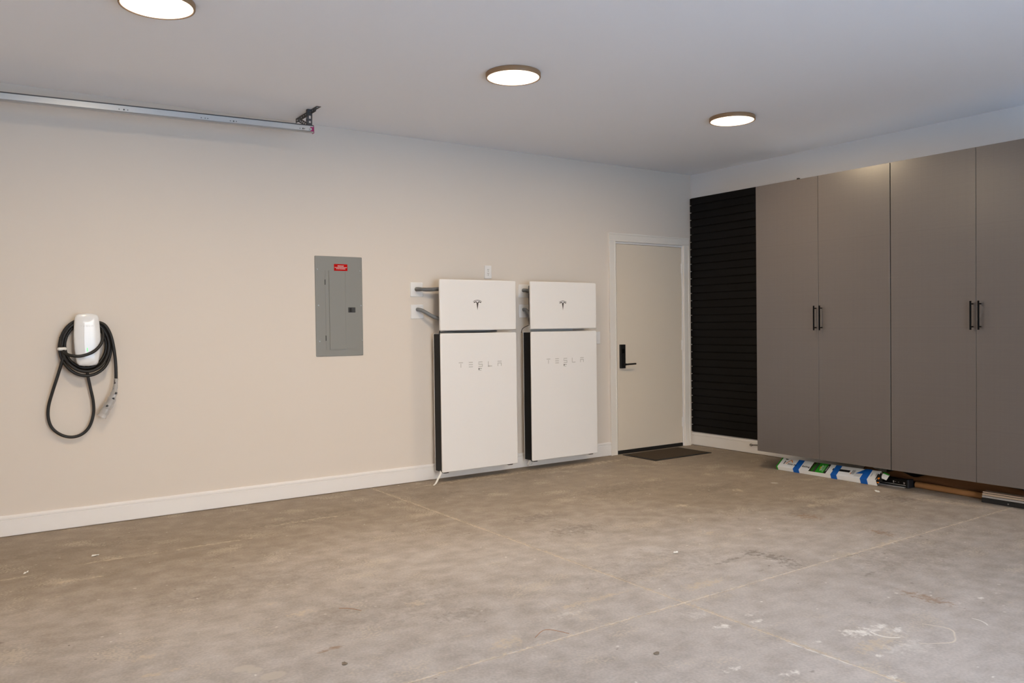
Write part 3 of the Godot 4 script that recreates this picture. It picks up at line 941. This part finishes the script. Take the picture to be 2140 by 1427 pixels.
func batteries() -> void:
	var x1 := -3.1706
	var x2 := -2.2501
	var b1 := battery("white wall-mounted home battery nearer the grey breaker panel", x1)
	var b2 := battery("white wall-mounted home battery beside the white door", x2)
	# loose white straps at the lower corners
	var st := mb()
	ribbon(st, smooth_path([Vector3(0.006, 0.096, 0.15), Vector3(-0.012, 0.07, 0.172), Vector3(-0.045, 0.045, 0.195), Vector3(-0.085, 0.015, 0.225), Vector3(-0.12, 0.003, 0.25)], 6), Vector3(1, 0.2, 0.6), 0.008)
	obj("strap", st, M.paper, b1)
	st = mb()
	ribbon(st, smooth_path([Vector3(0.015, 0.096, 0.13), Vector3(-0.005, 0.07, 0.14), Vector3(-0.02, 0.05, 0.142), Vector3(0.0, 0.036, 0.142), Vector3(0.025, 0.05, 0.14), Vector3(0.03, 0.08, 0.135), Vector3(0.02, 0.098, 0.13)], 6), Vector3(0, 0.3, 1), 0.011)
	obj("strap", st, M.paper, b2)
	st = mb()  # thin black lead between the two covers of the second unit
	tube(st, smooth_path([Vector3(0.09, 1.30, 0.09), Vector3(0.03, 1.29, 0.10), Vector3(-0.03, 1.262, 0.10), Vector3(-0.045, 1.225, 0.10)], 6), 0.003, 8)
	obj("lead", st, M.cable, b2)
	st = mb()
	tube(st, smooth_path([Vector3(0.08, 1.29, 0.13), Vector3(0.03, 1.27, 0.14), Vector3(0.012, 1.225, 0.14)], 5), 0.004, 8)
	obj("lead", st, M.cable, b1)
	st = mb()  # and the loom seen in the gap
	tube(st, smooth_path([Vector3(0.03, 1.243, 0.12), Vector3(0.2, 1.249, 0.13), Vector3(0.4, 1.241, 0.125), Vector3(0.6, 1.247, 0.12)], 8), 0.005, 8)
	obj("cable_loom", st, M.flex, b1)

	wall_plate("white square wall plate left of first battery, upper, with ribbed metal conduit", -3.2875, 1.601)
	wall_plate("white square wall plate left of first battery, lower, with smooth grey conduit", -3.2855, 1.4175)
	wall_plate("upper white square wall plate partly hidden behind the battery beside the door", -2.192, 1.605)
	wall_plate("lower white square wall plate partly hidden behind the battery beside the door", -2.190, 1.4225)
	var sw := wall_plate("narrow white wall plate peeking out between second battery and the door", -1.327, 1.163, 0.082)
	st = mb()
	slab(st, 0, 0, 0.034, 0.066, 0.006, 0.0105, 0.002, 0.0015)
	obj("rocker_switch", st, M.plate, sw)

	conduit_ribbed("ribbed metal conduit from the upper plate left of the first battery", [Vector3(-3.292, 1.604, 0.0), Vector3(-3.288, 1.603, 0.035), Vector3(-3.27, 1.601, 0.058), Vector3(-3.235, 1.599, 0.07), Vector3(-3.19, 1.6, 0.078), Vector3(-3.14, 1.603, 0.085), Vector3(-3.09, 1.606, 0.09)])
	conduit_plain("smooth grey conduit drooping from the lower plate left of first battery", [Vector3(-3.285, 1.436, 0.0), Vector3(-3.283, 1.434, 0.03), Vector3(-3.265, 1.425, 0.055), Vector3(-3.225, 1.40, 0.072), Vector3(-3.18, 1.375, 0.082), Vector3(-3.13, 1.357, 0.09), Vector3(-3.09, 1.352, 0.095)])
	conduit_ribbed("short ribbed conduit between the two batteries, upper one", [Vector3(-2.20, 1.61, 0.0), Vector3(-2.199, 1.609, 0.035), Vector3(-2.192, 1.604, 0.06), Vector3(-2.176, 1.595, 0.075), Vector3(-2.165, 1.588, 0.085)])
	conduit_plain("short smooth conduit between the two batteries, lower one", [Vector3(-2.20, 1.437, 0.0), Vector3(-2.199, 1.435, 0.03), Vector3(-2.194, 1.42, 0.052), Vector3(-2.184, 1.395, 0.068), Vector3(-2.170, 1.365, 0.08), Vector3(-2.165, 1.345, 0.088)])

	# duplex outlet above the first battery
	var t := thing("outlet", "white duplex power outlet just above the first battery", "power outlet", Vector3(-2.577, 1.765, 0))
	st = mb()
	slab(st, 0, 0, 0.074, 0.118, 0.0, 0.0065, 0.004, 0.004)
	obj("cover", st, M.plate, t)
	st = mb()
	slab(st, 0, 0, 0.034, 0.067, 0.005, 0.0078, 0.002, 0.001)
	var rc := obj("receptacle", st, M.plate, t)
	for sy in [-0.0175, 0.0165]:
		st = mb()
		lohi(st, Vector3(-0.0075, sy + 0.001, 0.0072), Vector3(-0.0045, sy + 0.0105, 0.0081))
		lohi(st, Vector3(0.004, sy + 0.002, 0.0072), Vector3(0.0066, sy + 0.0095, 0.0081))
		tube(st, [Vector3(0, sy - 0.0075, 0.0072), Vector3(0, sy - 0.0075, 0.0081)], 0.0032, 10)
		obj("socket", st, M.void_dark, rc)

# ---------------------------------------------------------------- car charger
func charger() -> void:
	var t := thing("wall_charger", "white wall-mounted car charger with black cable coiled around it", "car charger")
	var cx := -5.757
	# half width at height, as seen from the front
	var outline := func(inset: float, z: float) -> PackedVector3Array:
		var hw := [[1.062, 0.0], [1.064, 0.03], [1.069, 0.052], [1.083, 0.063], [1.12, 0.0695], [1.17, 0.0755], [1.22, 0.0782], [1.27, 0.0785], [1.31, 0.0765], [1.35, 0.0735], [1.378, 0.070], [1.394, 0.064], [1.402, 0.05], [1.4055, 0.025], [1.4065, 0.0]]
		var ring := PackedVector3Array()
		var cy := 1.236
		for side in [1.0, -1.0]:
			for q in hw.size() - 1:
				var k: int = q if side > 0.0 else hw.size() - 1 - q
				var w: float = hw[k][1]
				var y: float = hw[k][0]
				var v := Vector2(side * w, y - cy)
				v -= Vector2(v.x / 0.0785, v.y / 0.171) * inset
				ring.append(Vector3(cx + v.x, cy + v.y, z))
		return ring
	var st := mb()
	loft(st, [outline.call(0.022, 0.0), outline.call(0.02, 0.03), outline.call(0.012, 0.05), outline.call(0.002, 0.068)])
	obj("housing", st, M.white, t)
	st = mb()
	loft(st, [outline.call(0.002, 0.066), outline.call(0.0, 0.07), outline.call(0.0005, 0.079), outline.call(0.003, 0.085), outline.call(0.012, 0.0895), outline.call(0.03, 0.093), outline.call(0.06, 0.0945)])
	var fm := mat(Color(0.91, 0.915, 0.92), 0.12)
	fm.clearcoat_enabled = true
	var face := obj("faceplate", st, fm, t)
	wordmark(face, -5.797, 1.320, 0.0946, 0.009, 0.0075, 0.0165, mat(Color(0.78, 0.78, 0.78), 0.3))
	st = mb()
	lohi(st, Vector3(-5.7615, 1.158, 0.0945), Vector3(-5.7585, 1.182, 0.0953))
	var em := mat(Color(0.3, 0.9, 0.4))
	em.emission_enabled = true; em.emission = Color(0.2, 0.95, 0.4); em.emission_energy_multiplier = 1.0
	obj("indicator_light", st, em, face)
	# cable: coils hung round the body, one strand across the face, a hanging loop and the run to the plug
	st = mb()
	var rad := 0.0098
	var coil := func(c: Vector2, rx: float, ry: float, z: float, ph: float) -> Array:
		var p: Array = []
		for k in 49:
			var a := TAU * k / 48.0 + ph
			var y := c.y + ry * sin(a)
			# the lower turns swing out in front of the body, the upper ones tuck behind the faceplate
			var zz := z + 0.03 * clampf((1.11 - y) / 0.06, 0.0, 1.0)
			p.append(Vector3(c.x + rx * cos(a), y, zz))
		return p
	tube(st, coil.call(Vector2(-5.7615, 1.185), 0.152, 0.187, 0.035, 0.0), rad, 10)
	tube(st, coil.call(Vector2(-5.7625, 1.192), 0.138, 0.165, 0.050, 0.4), rad, 10)
	tube(st, coil.call(Vector2(-5.7615, 1.196), 0.122, 0.146, 0.032, 0.9), rad, 10)
	tube(st, coil.call(Vector2(-5.760, 1.188), 0.130, 0.158, 0.020, 1.7), rad, 10)
	tube(st, smooth_path([Vector3(-5.9045, 1.255, 0.036), Vector3(-5.908, 1.205, 0.048), Vector3(-5.883, 1.149, 0.088), Vector3(-5.842, 1.132, 0.104), Vector3(-5.794, 1.131, 0.108), Vector3(-5.731, 1.153, 0.108), Vector3(-5.686, 1.195, 0.098), Vector3(-5.664, 1.248, 0.075), Vector3(-5.665, 1.30, 0.05), Vector3(-5.69, 1.34, 0.03)], 6), rad, 10)
	tube(st, smooth_path([Vector3(-5.885, 1.16, 0.045), Vector3(-5.897, 1.113, 0.045), Vector3(-5.925, 1.015, 0.04), Vector3(-5.96, 0.899, 0.034), Vector3(-5.983, 0.808, 0.03), Vector3(-5.985, 0.731, 0.028), Vector3(-5.965, 0.668, 0.028), Vector3(-5.917, 0.621, 0.028), Vector3(-5.857, 0.60, 0.028), Vector3(-5.796, 0.613, 0.028), Vector3(-5.75, 0.66, 0.028), Vector3(-5.725, 0.74, 0.03), Vector3(-5.724, 0.822, 0.032), Vector3(-5.739, 0.912, 0.036), Vector3(-5.754, 0.998, 0.04), Vector3(-5.757, 1.05, 0.03), Vector3(-5.757, 1.09, 0.02)], 6), rad, 10)
	tube(st, smooth_path([Vector3(-5.69, 1.35, 0.05), Vector3(-5.655, 1.335, 0.06), Vector3(-5.63, 1.30, 0.062), Vector3(-5.609, 1.24, 0.062), Vector3(-5.595, 1.151, 0.06), Vector3(-5.588, 1.054, 0.06), Vector3(-5.589, 0.955, 0.062)], 6), rad * 1.06, 10)
	var cb := obj("cable", st, M.cable, t)
	st = mb()  # white tape round the bundle
	lohi(st, Vector3(-5.926, 1.168, 0.022), Vector3(-5.876, 1.188, 0.084), 0.006)
	obj("tape_wrap", st, M.paper, cb)
	# plug in its clear bag
	st = mb()
	var pl := smooth_path([Vector3(-5.589, 0.965, 0.062), Vector3(-5.594, 0.918, 0.064), Vector3(-5.607, 0.864, 0.066), Vector3(-5.63, 0.811, 0.064), Vector3(-5.654, 0.768, 0.06), Vector3(-5.668, 0.748, 0.058)], 5)
	tube(st, pl, func(q): return 0.012 + 0.012 * smoothstep(0.1, 0.75, q) - 0.006 * smoothstep(0.85, 1.0, q), 14)
	var pg := obj("plug", st, mat(Color(0.32, 0.31, 0.31), 0.35, 0.2), t)
	st = mb()
	var bag := smooth_path([Vector3(-5.588, 0.972, 0.062), Vector3(-5.594, 0.918, 0.064), Vector3(-5.607, 0.864, 0.066), Vector3(-5.63, 0.811, 0.064), Vector3(-5.658, 0.762, 0.06), Vector3(-5.682, 0.722, 0.056)], 8)
	tube(st, bag, func(q): return 0.014 + 0.019 * smoothstep(0.05, 0.7, q) + 0.0016 * sin(q * 40.0) + 0.001 * sin(q * 91.0), 18, 0.8)
	var bm := mat(Color(0.85, 0.84, 0.83, 0.62), 0.22)
	bm.transparency = BaseMaterial3D.TRANSPARENCY_ALPHA
	bm.cull_mode = BaseMaterial3D.CULL_DISABLED
	var sl := obj("plastic_sleeve", st, bm, pg)
	sl.set_meta("label", "clear plastic bag over the plug")
	for q in [[Vector3(-5.596, 0.877, 0.0965), 0.4], [Vector3(-5.612, 0.843, 0.1), -0.6], [Vector3(-5.651, 0.796, 0.097), 0.2]]:
		st = mb()  # torn dark patches where the plug shows through the bag
		var pp := PackedVector2Array([Vector2(-0.010, -0.004), Vector2(0.002, -0.007), Vector2(0.011, -0.001), Vector2(0.003, 0.002), Vector2(0.006, 0.008), Vector2(-0.004, 0.004)])
		extrude(st, pp, Transform3D(Basis(Vector3(0, 0, 1), q[1]), q[0] - Vector3(0, 0, 0.006)), 0.004)
		obj("torn_patch", st, M.cable, pg)

# ---------------------------------------------------------------- doormat and litter
func mat_and_debris() -> void:
	var t := thing("doormat", "dark brown doormat with black rubber border in front of the door", "doormat", Vector3(-0.672, 0, 0.285))
	t.rotation.y = 0.0
	var st := mb()
	lohi(st, Vector3(-0.387, 0.0, -0.23), Vector3(0.387, 0.005, 0.23), 0.003)
	obj("rubber_border", st, M.rubber, t)
	st = mb()
	lohi(st, Vector3(-0.355, 0.004, -0.2), Vector3(0.355, 0.0085, 0.2), 0.002)
	obj("pile", st, M.pile, t)
	# paper and paint flakes lying on the concrete
	var flakes := [[-5.835, 0.838, 0.03, 0.3, "white paper scrap on the floor near the left baseboard"], [-6.188, 0.98, 0.026, 1.1, "white paper scrap on the floor at the left edge"], [-0.748, 2.548, 0.05, 0.7, "white torn paper scrap in front of the boxed kit under the cabinets"], [-3.162, 2.80, 0.03, 0.2, "small white scrap in the middle of the concrete floor, right of the long joint"]]
	var rng := RandomNumberGenerator.new(); rng.seed = 8
	for q in flakes:
		st = mb()
		var ring: Array = [PackedVector3Array(), PackedVector3Array()]
		for k in 9:
			var a := TAU * k / 9.0
			var rr: float = q[2] * (0.45 + 0.6 * rng.randf())
			var y := 0.0012 + 0.006 * rng.randf()
			var p := Vector3(cos(a) * rr, y, sin(a) * rr * 0.55).rotated(Vector3.UP, q[3])
			ring[0].append(p - Vector3(0, 0.0008, 0)); ring[1].append(p)
		loft(st, ring, true, true, false)
		var o := obj("paper_scrap", st, M.paper, self)
		o.position = Vector3(q[0], 0.0, q[1])
		tag(o, q[4], "paper scrap", "white scraps on the floor")
	# brown pine needles
	var nm := mat(Color(0.62, 0.42, 0.26), 0.8)
	for q in [[Vector3(-5.055, 0.003, 2.52), Vector3(-5.02, 0.006, 2.56), Vector3(-4.985, 0.003, 2.61), "thin brown pine needle on the floor left of centre"], [Vector3(-4.54, 0.003, 3.34), Vector3(-4.46, 0.009, 3.31), Vector3(-4.40, 0.003, 3.39), "curved brown pine needle beside the cross joint in the floor"]]:
		st = mb()
		tube(st, smooth_path([q[0], q[1], q[2]], 6), 0.001, 6)
		var o := obj("pine_needle", st, nm, self)
		tag(o, q[3], "pine needle", "dry needles on the floor")
	# crumpled leaves
	var lm := mat(Color(0.5, 0.455, 0.4), 0.8)
	for q in [[-4.25, 3.75, 0.4, "small dark dry leaf on the floor in the near centre"], [-5.28, 3.11, 1.5, "small dark dry leaf on the floor near the bottom left"]]:
		st = mb()
		var ring: Array = [PackedVector3Array(), PackedVector3Array()]
		for k in 10:
			var a := TAU * k / 10.0
			var p := Vector3(cos(a) * 0.017, 0.0015 + 0.002 * absf(sin(a * 1.5)), sin(a) * 0.010 * (1.0 + 0.3 * cos(3.0 * a))).rotated(Vector3.UP, q[2])
			ring[0].append(p - Vector3(0, 0.001, 0)); ring[1].append(p)
		loft(st, ring, true, true, false)
		var o := obj("dry_leaf", st, lm, self)
		o.position = Vector3(q[0], 0.0, q[1])
		tag(o, q[3], "leaf", "dry leaves on the floor")
	# black cable tie end sticking out behind the cabinet
	st = mb()
	tube(st, [Vector3(-0.026, 0.096, 0.90), Vector3(-0.026, 0.093, 0.85), Vector3(-0.026, 0.088, 0.80)], 0.004, 8)
	var lp: Array = []
	for k in 13:
		lp.append(Vector3(-0.026, 0.086 + 0.009 * sin(TAU * k / 12.0), 0.787 + 0.013 * cos(TAU * k / 12.0)))
	tube(st, lp, 0.0032, 8)
	lohi(st, Vector3(-0.03, 0.09, 0.895), Vector3(-0.015, 0.102, 0.915), 0.002)
	tag(obj("looped_tie", st, M.black, self), "short black looped tie against the baseboard beside the cabinet", "cable tie")

# ---------------------------------------------------------------- what lies under the cabinets
var SEC0 := [Vector2(-0.55, 0.001), Vector2(-0.563, 0.0315), Vector2(-0.474, 0.0965), Vector2(-0.461, 0.066)]
var SEC1 := [Vector2(-0.55, 0.001), Vector2(-0.568, 0.046), Vector2(-0.487, 0.108), Vector2(-0.469, 0.063)]
const BZ0 := 1.506
const BZ1 := 2.43

func sec(z: float) -> Array:
	var q := clampf((z - BZ0) / (BZ1 - BZ0), 0.0, 1.0)
	q = q * q
	var out: Array = []
	for k in 4:
		out.append(SEC0[k].lerp(SEC1[k], q))
	return out

# point on the wide face: u from the fold (0) to the top edge (1)
func face_pt(z: float, u: float, lift := 0.0) -> Vector3:
	var s := sec(z)
	var p: Vector2 = s[1].lerp(s[2], u)
	var d: Vector2 = (s[2] - s[1]).normalized()
	p += Vector2(-d.y, d.x) * lift
	return Vector3(p.x, p.y, z)

func face_patch(st: SurfaceTool, za: float, zb: float, u0: float, u1: float, lift := 0.0007) -> void:
	var n := 6
	for k in n:
		var a := lerpf(za, zb, float(k) / n)
		var b := lerpf(za, zb, float(k + 1) / n)
		quad(st, face_pt(a, u0, lift), face_pt(b, u0, lift), face_pt(b, u1, lift), face_pt(a, u1, lift), Vector3(-1, 1, 0))
		quad(st, face_pt(a, u0, lift), face_pt(b, u0, lift), face_pt(b, u0, 0), face_pt(a, u0, 0), Vector3(-1, -1, 0))
		quad(st, face_pt(a, u1, lift), face_pt(b, u1, lift), face_pt(b, u1, 0), face_pt(a, u1, 0), Vector3(1, 1, 0))

func under_cabinet() -> void:
	# boxed railing kit
	var t := thing("railing_box", "long white box bound with blue tape on the floor under the first cabinet", "box")
	var st := mb()
	var rings: Array = []
	for k in 13:
		var z := lerpf(BZ0, BZ1, k / 12.0)
		var ring := PackedVector3Array()
		for p in sec(z): ring.append(Vector3(p.x, p.y, z))
		rings.append(ring)
	loft(st, rings, true, false, false)
	var body := obj("carton", st, M.paper, t)
	# open end: black sheet painted as the shade inside, and its flaps
	st = mb()
	var e := sec(BZ1)
	for k in 4:
		e[k] = e[k].lerp(Vector2(-0.52, 0.054), 0.04)
	quad(st, Vector3(e[0].x, e[0].y, BZ1 - 0.004), Vector3(e[1].x, e[1].y, BZ1 - 0.004), Vector3(e[2].x, e[2].y, BZ1 - 0.004), Vector3(e[3].x, e[3].y, BZ1 - 0.004), Vector3(0, 0, 1))
	obj("opening", st, M.void_dark, t)
	st = mb()
	bx(st, Vector3.ZERO, Vector3(0.052, 0.0015, 0.055), 0.0, Transform3D(Basis(Vector3(0, 0, 1), 0.95) * Basis(Vector3(0, 1, 0), -0.25), Vector3(-0.515, 0.078, BZ1 + 0.045)))
	var fp := obj("flap", st, M.paper, t)
	st = mb()
	bx(st, Vector3(0.021, 0.0012, 0.0), Vector3(0.010, 0.0012, 0.055), 0.0, Transform3D(Basis(Vector3(0, 0, 1), 0.95) * Basis(Vector3(0, 1, 0), -0.25), Vector3(-0.515, 0.078, BZ1 + 0.045)))
	obj("flap_edge", st, M.green, fp)
	st = mb()
	bx(st, Vector3.ZERO, Vector3(0.06, 0.0015, 0.05), 0.0, Transform3D(Basis(Vector3(0, 0, 1), 0.75) * Basis(Vector3(1, 0, 0), 0.5), Vector3(-0.535, 0.062, BZ1 + 0.012)))
	obj("flap", st, M.black, t)
	st = mb()
	bx(st, Vector3.ZERO, Vector3(0.014, 0.003, 0.012), 0.0, Transform3D(Basis(Vector3(0, 0, 1), 0.75), Vector3(-0.555, 0.062, BZ1 + 0.016)))
	bx(st, Vector3.ZERO, Vector3(0.010, 0.003, 0.014), 0.0, Transform3D(Basis(Vector3(0, 0, 1), 0.75), Vector3(-0.56, 0.03, BZ1 + 0.012)))
	obj("flap_print", st, M.orange, t)
	# left end flap, green
	st = mb()
	var l := sec(BZ0)
	var ringa := PackedVector3Array(); var ringb := PackedVector3Array()
	for p in l:
		ringa.append(Vector3(p.x, p.y, BZ0 - 0.001)); ringb.append(Vector3(p.x, p.y, BZ0 - 0.014))
	loft(st, [ringa, ringb], true, true, false)
	obj("end_flap", st, M.green, t)
	# print on the wide face
	st = mb(); face_patch(st, 1.816, 1.878, 0.0, 1.0); obj("picture_panel", st, mat(Color(0.16, 0.15, 0.07), 0.5), body)
	st = mb()
	face_patch(st, 1.846, 1.853, 0.0, 1.0, 0.001); face_patch(st, 1.835, 1.839, 0.1, 0.8, 0.001)
	obj("picture_detail", st, M.green, body)
	st = mb(); face_patch(st, 1.857, 1.872, 0.05, 0.95, 0.001); obj("picture_detail", st, mat(Color(0.27, 0.25, 0.27), 0.5), body)
	st = mb(); face_patch(st, 1.878, 1.957, 0.0, 1.0); obj("green_panel", st, M.green, body)
	st = mb(); face_patch(st, 1.957, 1.980, 0.0, 1.0); obj("black_band", st, M.black, body)
	st = mb()
	face_patch(st, 1.900, 1.908, 0.42, 0.66, 0.0012)
	obj("yellow_print", st, mat(Color(0.85, 0.7, 0.05), 0.5), body)
	st = mb()
	for q in [[1.911, 1.916, 0.22, 0.4], [1.911, 1.916, 0.44, 0.82], [1.922, 1.927, 0.24, 0.5], [1.922, 1.927, 0.54, 0.78], [1.936, 1.938, 0.18, 0.84], [1.943, 1.945, 0.1, 0.8], [1.966, 1.970, 0.25, 0.8]]:
		face_patch(st, q[0], q[1], q[2], q[3], 0.0012)
	obj("white_print", st, M.paper, body)
	for q in [[2.018, 2.176, 0.44, 0.66], [1.536, 1.562, 0.86, 0.94], [1.544, 1.552, 0.36, 0.72]]:
		st = mb(); face_patch(st, q[0], q[1], q[2], q[3]); obj("black_bar", st, M.black, body)
	var pale_ink := mat(Color(0.55, 0.55, 0.55), 0.6)
	for q in [[2.196, 2.201], [2.208, 2.213], [2.219, 2.222]]:
		st = mb(); face_patch(st, q[0], q[1], 0.3, 0.74); obj("print_line", st, M.black, body)
	for k in 7:
		st = mb(); face_patch(st, 2.232 + k * 0.008, 2.234 + k * 0.008, 0.12, 0.5 + 0.06 * (k % 4)); obj("print_line", st, pale_ink, body)
	for q in [[2.366, 0.3, 0.7], [2.372, 0.35, 0.6], [2.404, 0.4, 0.72]]:
		st = mb(); face_patch(st, q[0], q[0] + 0.003, q[1], q[2]); obj("print_line", st, pale_ink, body)
	st = mb(); face_patch(st, 2.187, 2.193, 0.3, 0.46); obj("orange_mark", st, M.orange, body)
	# lettering: face frame at the fold, x along +z, y up the face
	var s0 := sec(1.6)
	var upv: Vector2 = (s0[2] - s0[1]).normalized()
	var fb := Basis(Vector3(0, 0, 1), Vector3(upv.x, upv.y, 0), Vector3(0, 0, 1).cross(Vector3(upv.x, upv.y, 0)))
	text("lettering", "PEAK Alu", 0.022, M.black, body, Transform3D(fb, face_pt(1.632, 0.40, 0.001)), 700)
	text("lettering", "Railing", 0.0235, M.black, body, Transform3D(fb, face_pt(1.770, 0.40, 0.001)), 700)
	st = mb()  # orange peak beside the name
	var q0 := face_pt(1.566, 0.42, 0.001); var q1 := face_pt(1.598, 0.88, 0.001); var q2 := face_pt(1.622, 0.62, 0.001)
	for seg in [[q0, q1], [q1, q2]]:
		var sd: Vector3 = seg[1] - seg[0]
		var wd := sd.cross(fb.z).normalized() * 0.0035
		quad(st, seg[0] + wd, seg[1] + wd, seg[1] - wd, seg[0] - wd, fb.z)
	obj("peak_mark", st, M.orange, body)
	# blue tape
	for z in [[1.664, 1.722], [2.027, 2.082], [2.292, 2.352]]:
		st = mb()
		var rr: Array = []
		for k in 5:
			var zz := lerpf(z[0], z[1], k / 4.0)
			var s := sec(zz)
			var ctr: Vector2 = (s[0] + s[1] + s[2] + s[3]) * 0.25
			var ring := PackedVector3Array()
			for p in s:
				var pp: Vector2 = p + (p - ctr).normalized() * 0.0022
				ring.append(Vector3(pp.x, maxf(pp.y, 0.0005), zz))
			rr.append(ring)
		loft(st, rr, true, true, false)
		obj("blue_tape", st, M.blue_tape, t)
	st = mb()  # torn tape end
	st.set_smooth_group(-1)
	tri(st, face_pt(2.294, 0.98, 0.003), face_pt(2.294, 0.50, 0.003), face_pt(2.236, 0.42, 0.004), Vector3(-1, 1, 0))
	tri(st, face_pt(2.294, 0.98, 0.0008), face_pt(2.294, 0.50, 0.0008), face_pt(2.236, 0.42, 0.0018), Vector3(1, -1, 0))
	obj("tape_end", st, M.blue_tape, t)

	# black extrusion with a bright lip, behind the box
	t = thing("black_extrusion", "black metal extrusion with a silver lip sticking out behind the white box", "metal profile")
	st = mb()
	lohi(st, Vector3(-0.462, 0.001, 1.62), Vector3(-0.40, 0.062, 2.62), 0.002)
	obj("profile", st, M.black_gloss, t)
	st = mb()
	lohi(st, Vector3(-0.485, 0.001, 1.9), Vector3(-0.461, 0.009, 2.612), 0.001)
	lohi(st, Vector3(-0.4645, 0.018, 1.9), Vector3(-0.4615, 0.022, 2.612))
	obj("lip", st, M.galv, t)
	st = mb()
	lohi(st, Vector3(-0.466, 0.001, 2.6205), Vector3(-0.396, 0.066, 2.636), 0.002)
	obj("end_cap", st, mat(Color(0.09, 0.115, 0.15), 0.4), t)
	st = mb()
	var rng := RandomNumberGenerator.new(); rng.seed = 3
	for k in 6:
		var pz := 2.5 + 0.1 * rng.randf()
		lohi(st, Vector3(-0.464, 0.028 + 0.012 * rng.randf(), pz), Vector3(-0.461, 0.036 + 0.01 * rng.randf(), pz + 0.008))
	obj("paint_chip", st, M.galv, t)

	# rolled brown paper tube
	st = mb()
	tube(st, [Vector3(-0.382, 0.0245, 2.65), Vector3(-0.39, 0.0245, 2.8), Vector3(-0.415, 0.0245, 3.2), Vector3(-0.42, 0.0245, 3.7)], 0.0235, 20)
	tag(obj("paper_roll", st, M.kraft, self), "rolled brown paper tube lying on the floor under the cabinets", "paper roll")

	# crumpled kraft sheet standing behind the roll
	st = mb()
	var nz := 60
	var ny := 8
	var hn := noise(15, 1.6, 3)
	var grid: Array = []
	for k in nz + 1:
		var z := lerpf(2.15, 4.0, float(k) / nz)
		var top := 0.075 + 0.03 * smoothstep(2.55, 2.85, z) - 0.03 * smoothstep(2.95, 3.5, z) + 0.016 * sin((z - 2.38) * 22.0) * (1.0 - smoothstep(2.6, 2.75, z))
		var col: Array = []
		for j in ny + 1:
			var v := float(j) / ny
			col.append(Vector3(-0.262 - 0.035 * sin(v * PI * 0.9) - 0.016 * sin(z * 9.0 + v * 4.0) - 0.02 * hn.get_noise_2d(z * 1.3, v * 0.5), 0.002 + top * v, z))
		grid.append(col)
	st.set_smooth_group(0)
	for k in nz:
		for j in ny:
			quad(st, grid[k][j], grid[k + 1][j], grid[k + 1][j + 1], grid[k][j + 1], Vector3(-1, 0, 0))
			var off := Vector3(0.0015, 0, 0)
			quad(st, grid[k][j] + off, grid[k + 1][j] + off, grid[k + 1][j + 1] + off, grid[k][j + 1] + off, Vector3(1, 0, 0))
	tag(obj("kraft_sheet", st, mat(Color(0.44, 0.29, 0.16), 0.8), self), "crumpled brown kraft paper sheet bunched behind the paper roll", "wrapping paper")

	# dark carton at the very back with a strip of blue tape
	t = thing("dark_carton", "dark carton with a blue tape strip, deep under the right cabinet", "carton")
	st = mb()
	lohi(st, Vector3(-0.2, 0.0, 2.3), Vector3(-0.05, 0.135, 3.9), 0.003)
	obj("carton", st, M.black, t)
	st = mb()
	lohi(st, Vector3(-0.202, 0.0, 3.335), Vector3(-0.048, 0.137, 3.385), 0.003)
	obj("blue_tape", st, M.blue_tape, t)

	# stacked metal rails at the right edge
	var rails := [
		[-0.518, -0.44, 0.0, 0.032, "black rail at the bottom of the stack under right cabinet", M.black],
		[-0.509, -0.44, 0.0335, 0.0475, "grey aluminium rail on the black rail, second from the floor", M.galv],
		[-0.507, -0.44, 0.050, 0.0635, "wider beige strip painted as a lit board top, third from the floor in the rail stack", null],
		[-0.500, -0.44, 0.0665, 0.0745, "thin beige strip painted as a lit board top, on top of the rail stack", null]]
	var beige := mat(Color(0.72, 0.64, 0.56), 0.45)  # warm tone painted on for the lit tops of the boards
	for q in rails:
		st = mb()
		var m: Material = q[5] if q[5] != null else beige
		lohi(st, Vector3(q[0], q[2], 3.197), Vector3(q[1], q[3], 4.1), 0.0012)
		var root := thing("metal_rail", q[4], "rail", Vector3.ZERO, "metal rails stacked under the right cabinet")
		obj("bar", st, m, root)
		st = mb()
		if q[2] == 0.0:
			tube(st, [Vector3(q[0] + 0.001, 0.016, 3.375), Vector3(q[0] - 0.0025, 0.016, 3.375)], 0.0042, 10)
			obj("screw", st, M.steel, root)
		else:
			lohi(st, Vector3(q[0] + 0.006, q[2] - 0.003, 3.209), Vector3(q[1] - 0.006, q[2] + 0.0005, 4.1))
			obj("gap_strip", st, M.rubber, root)  # dark strip filling the gap below the rail
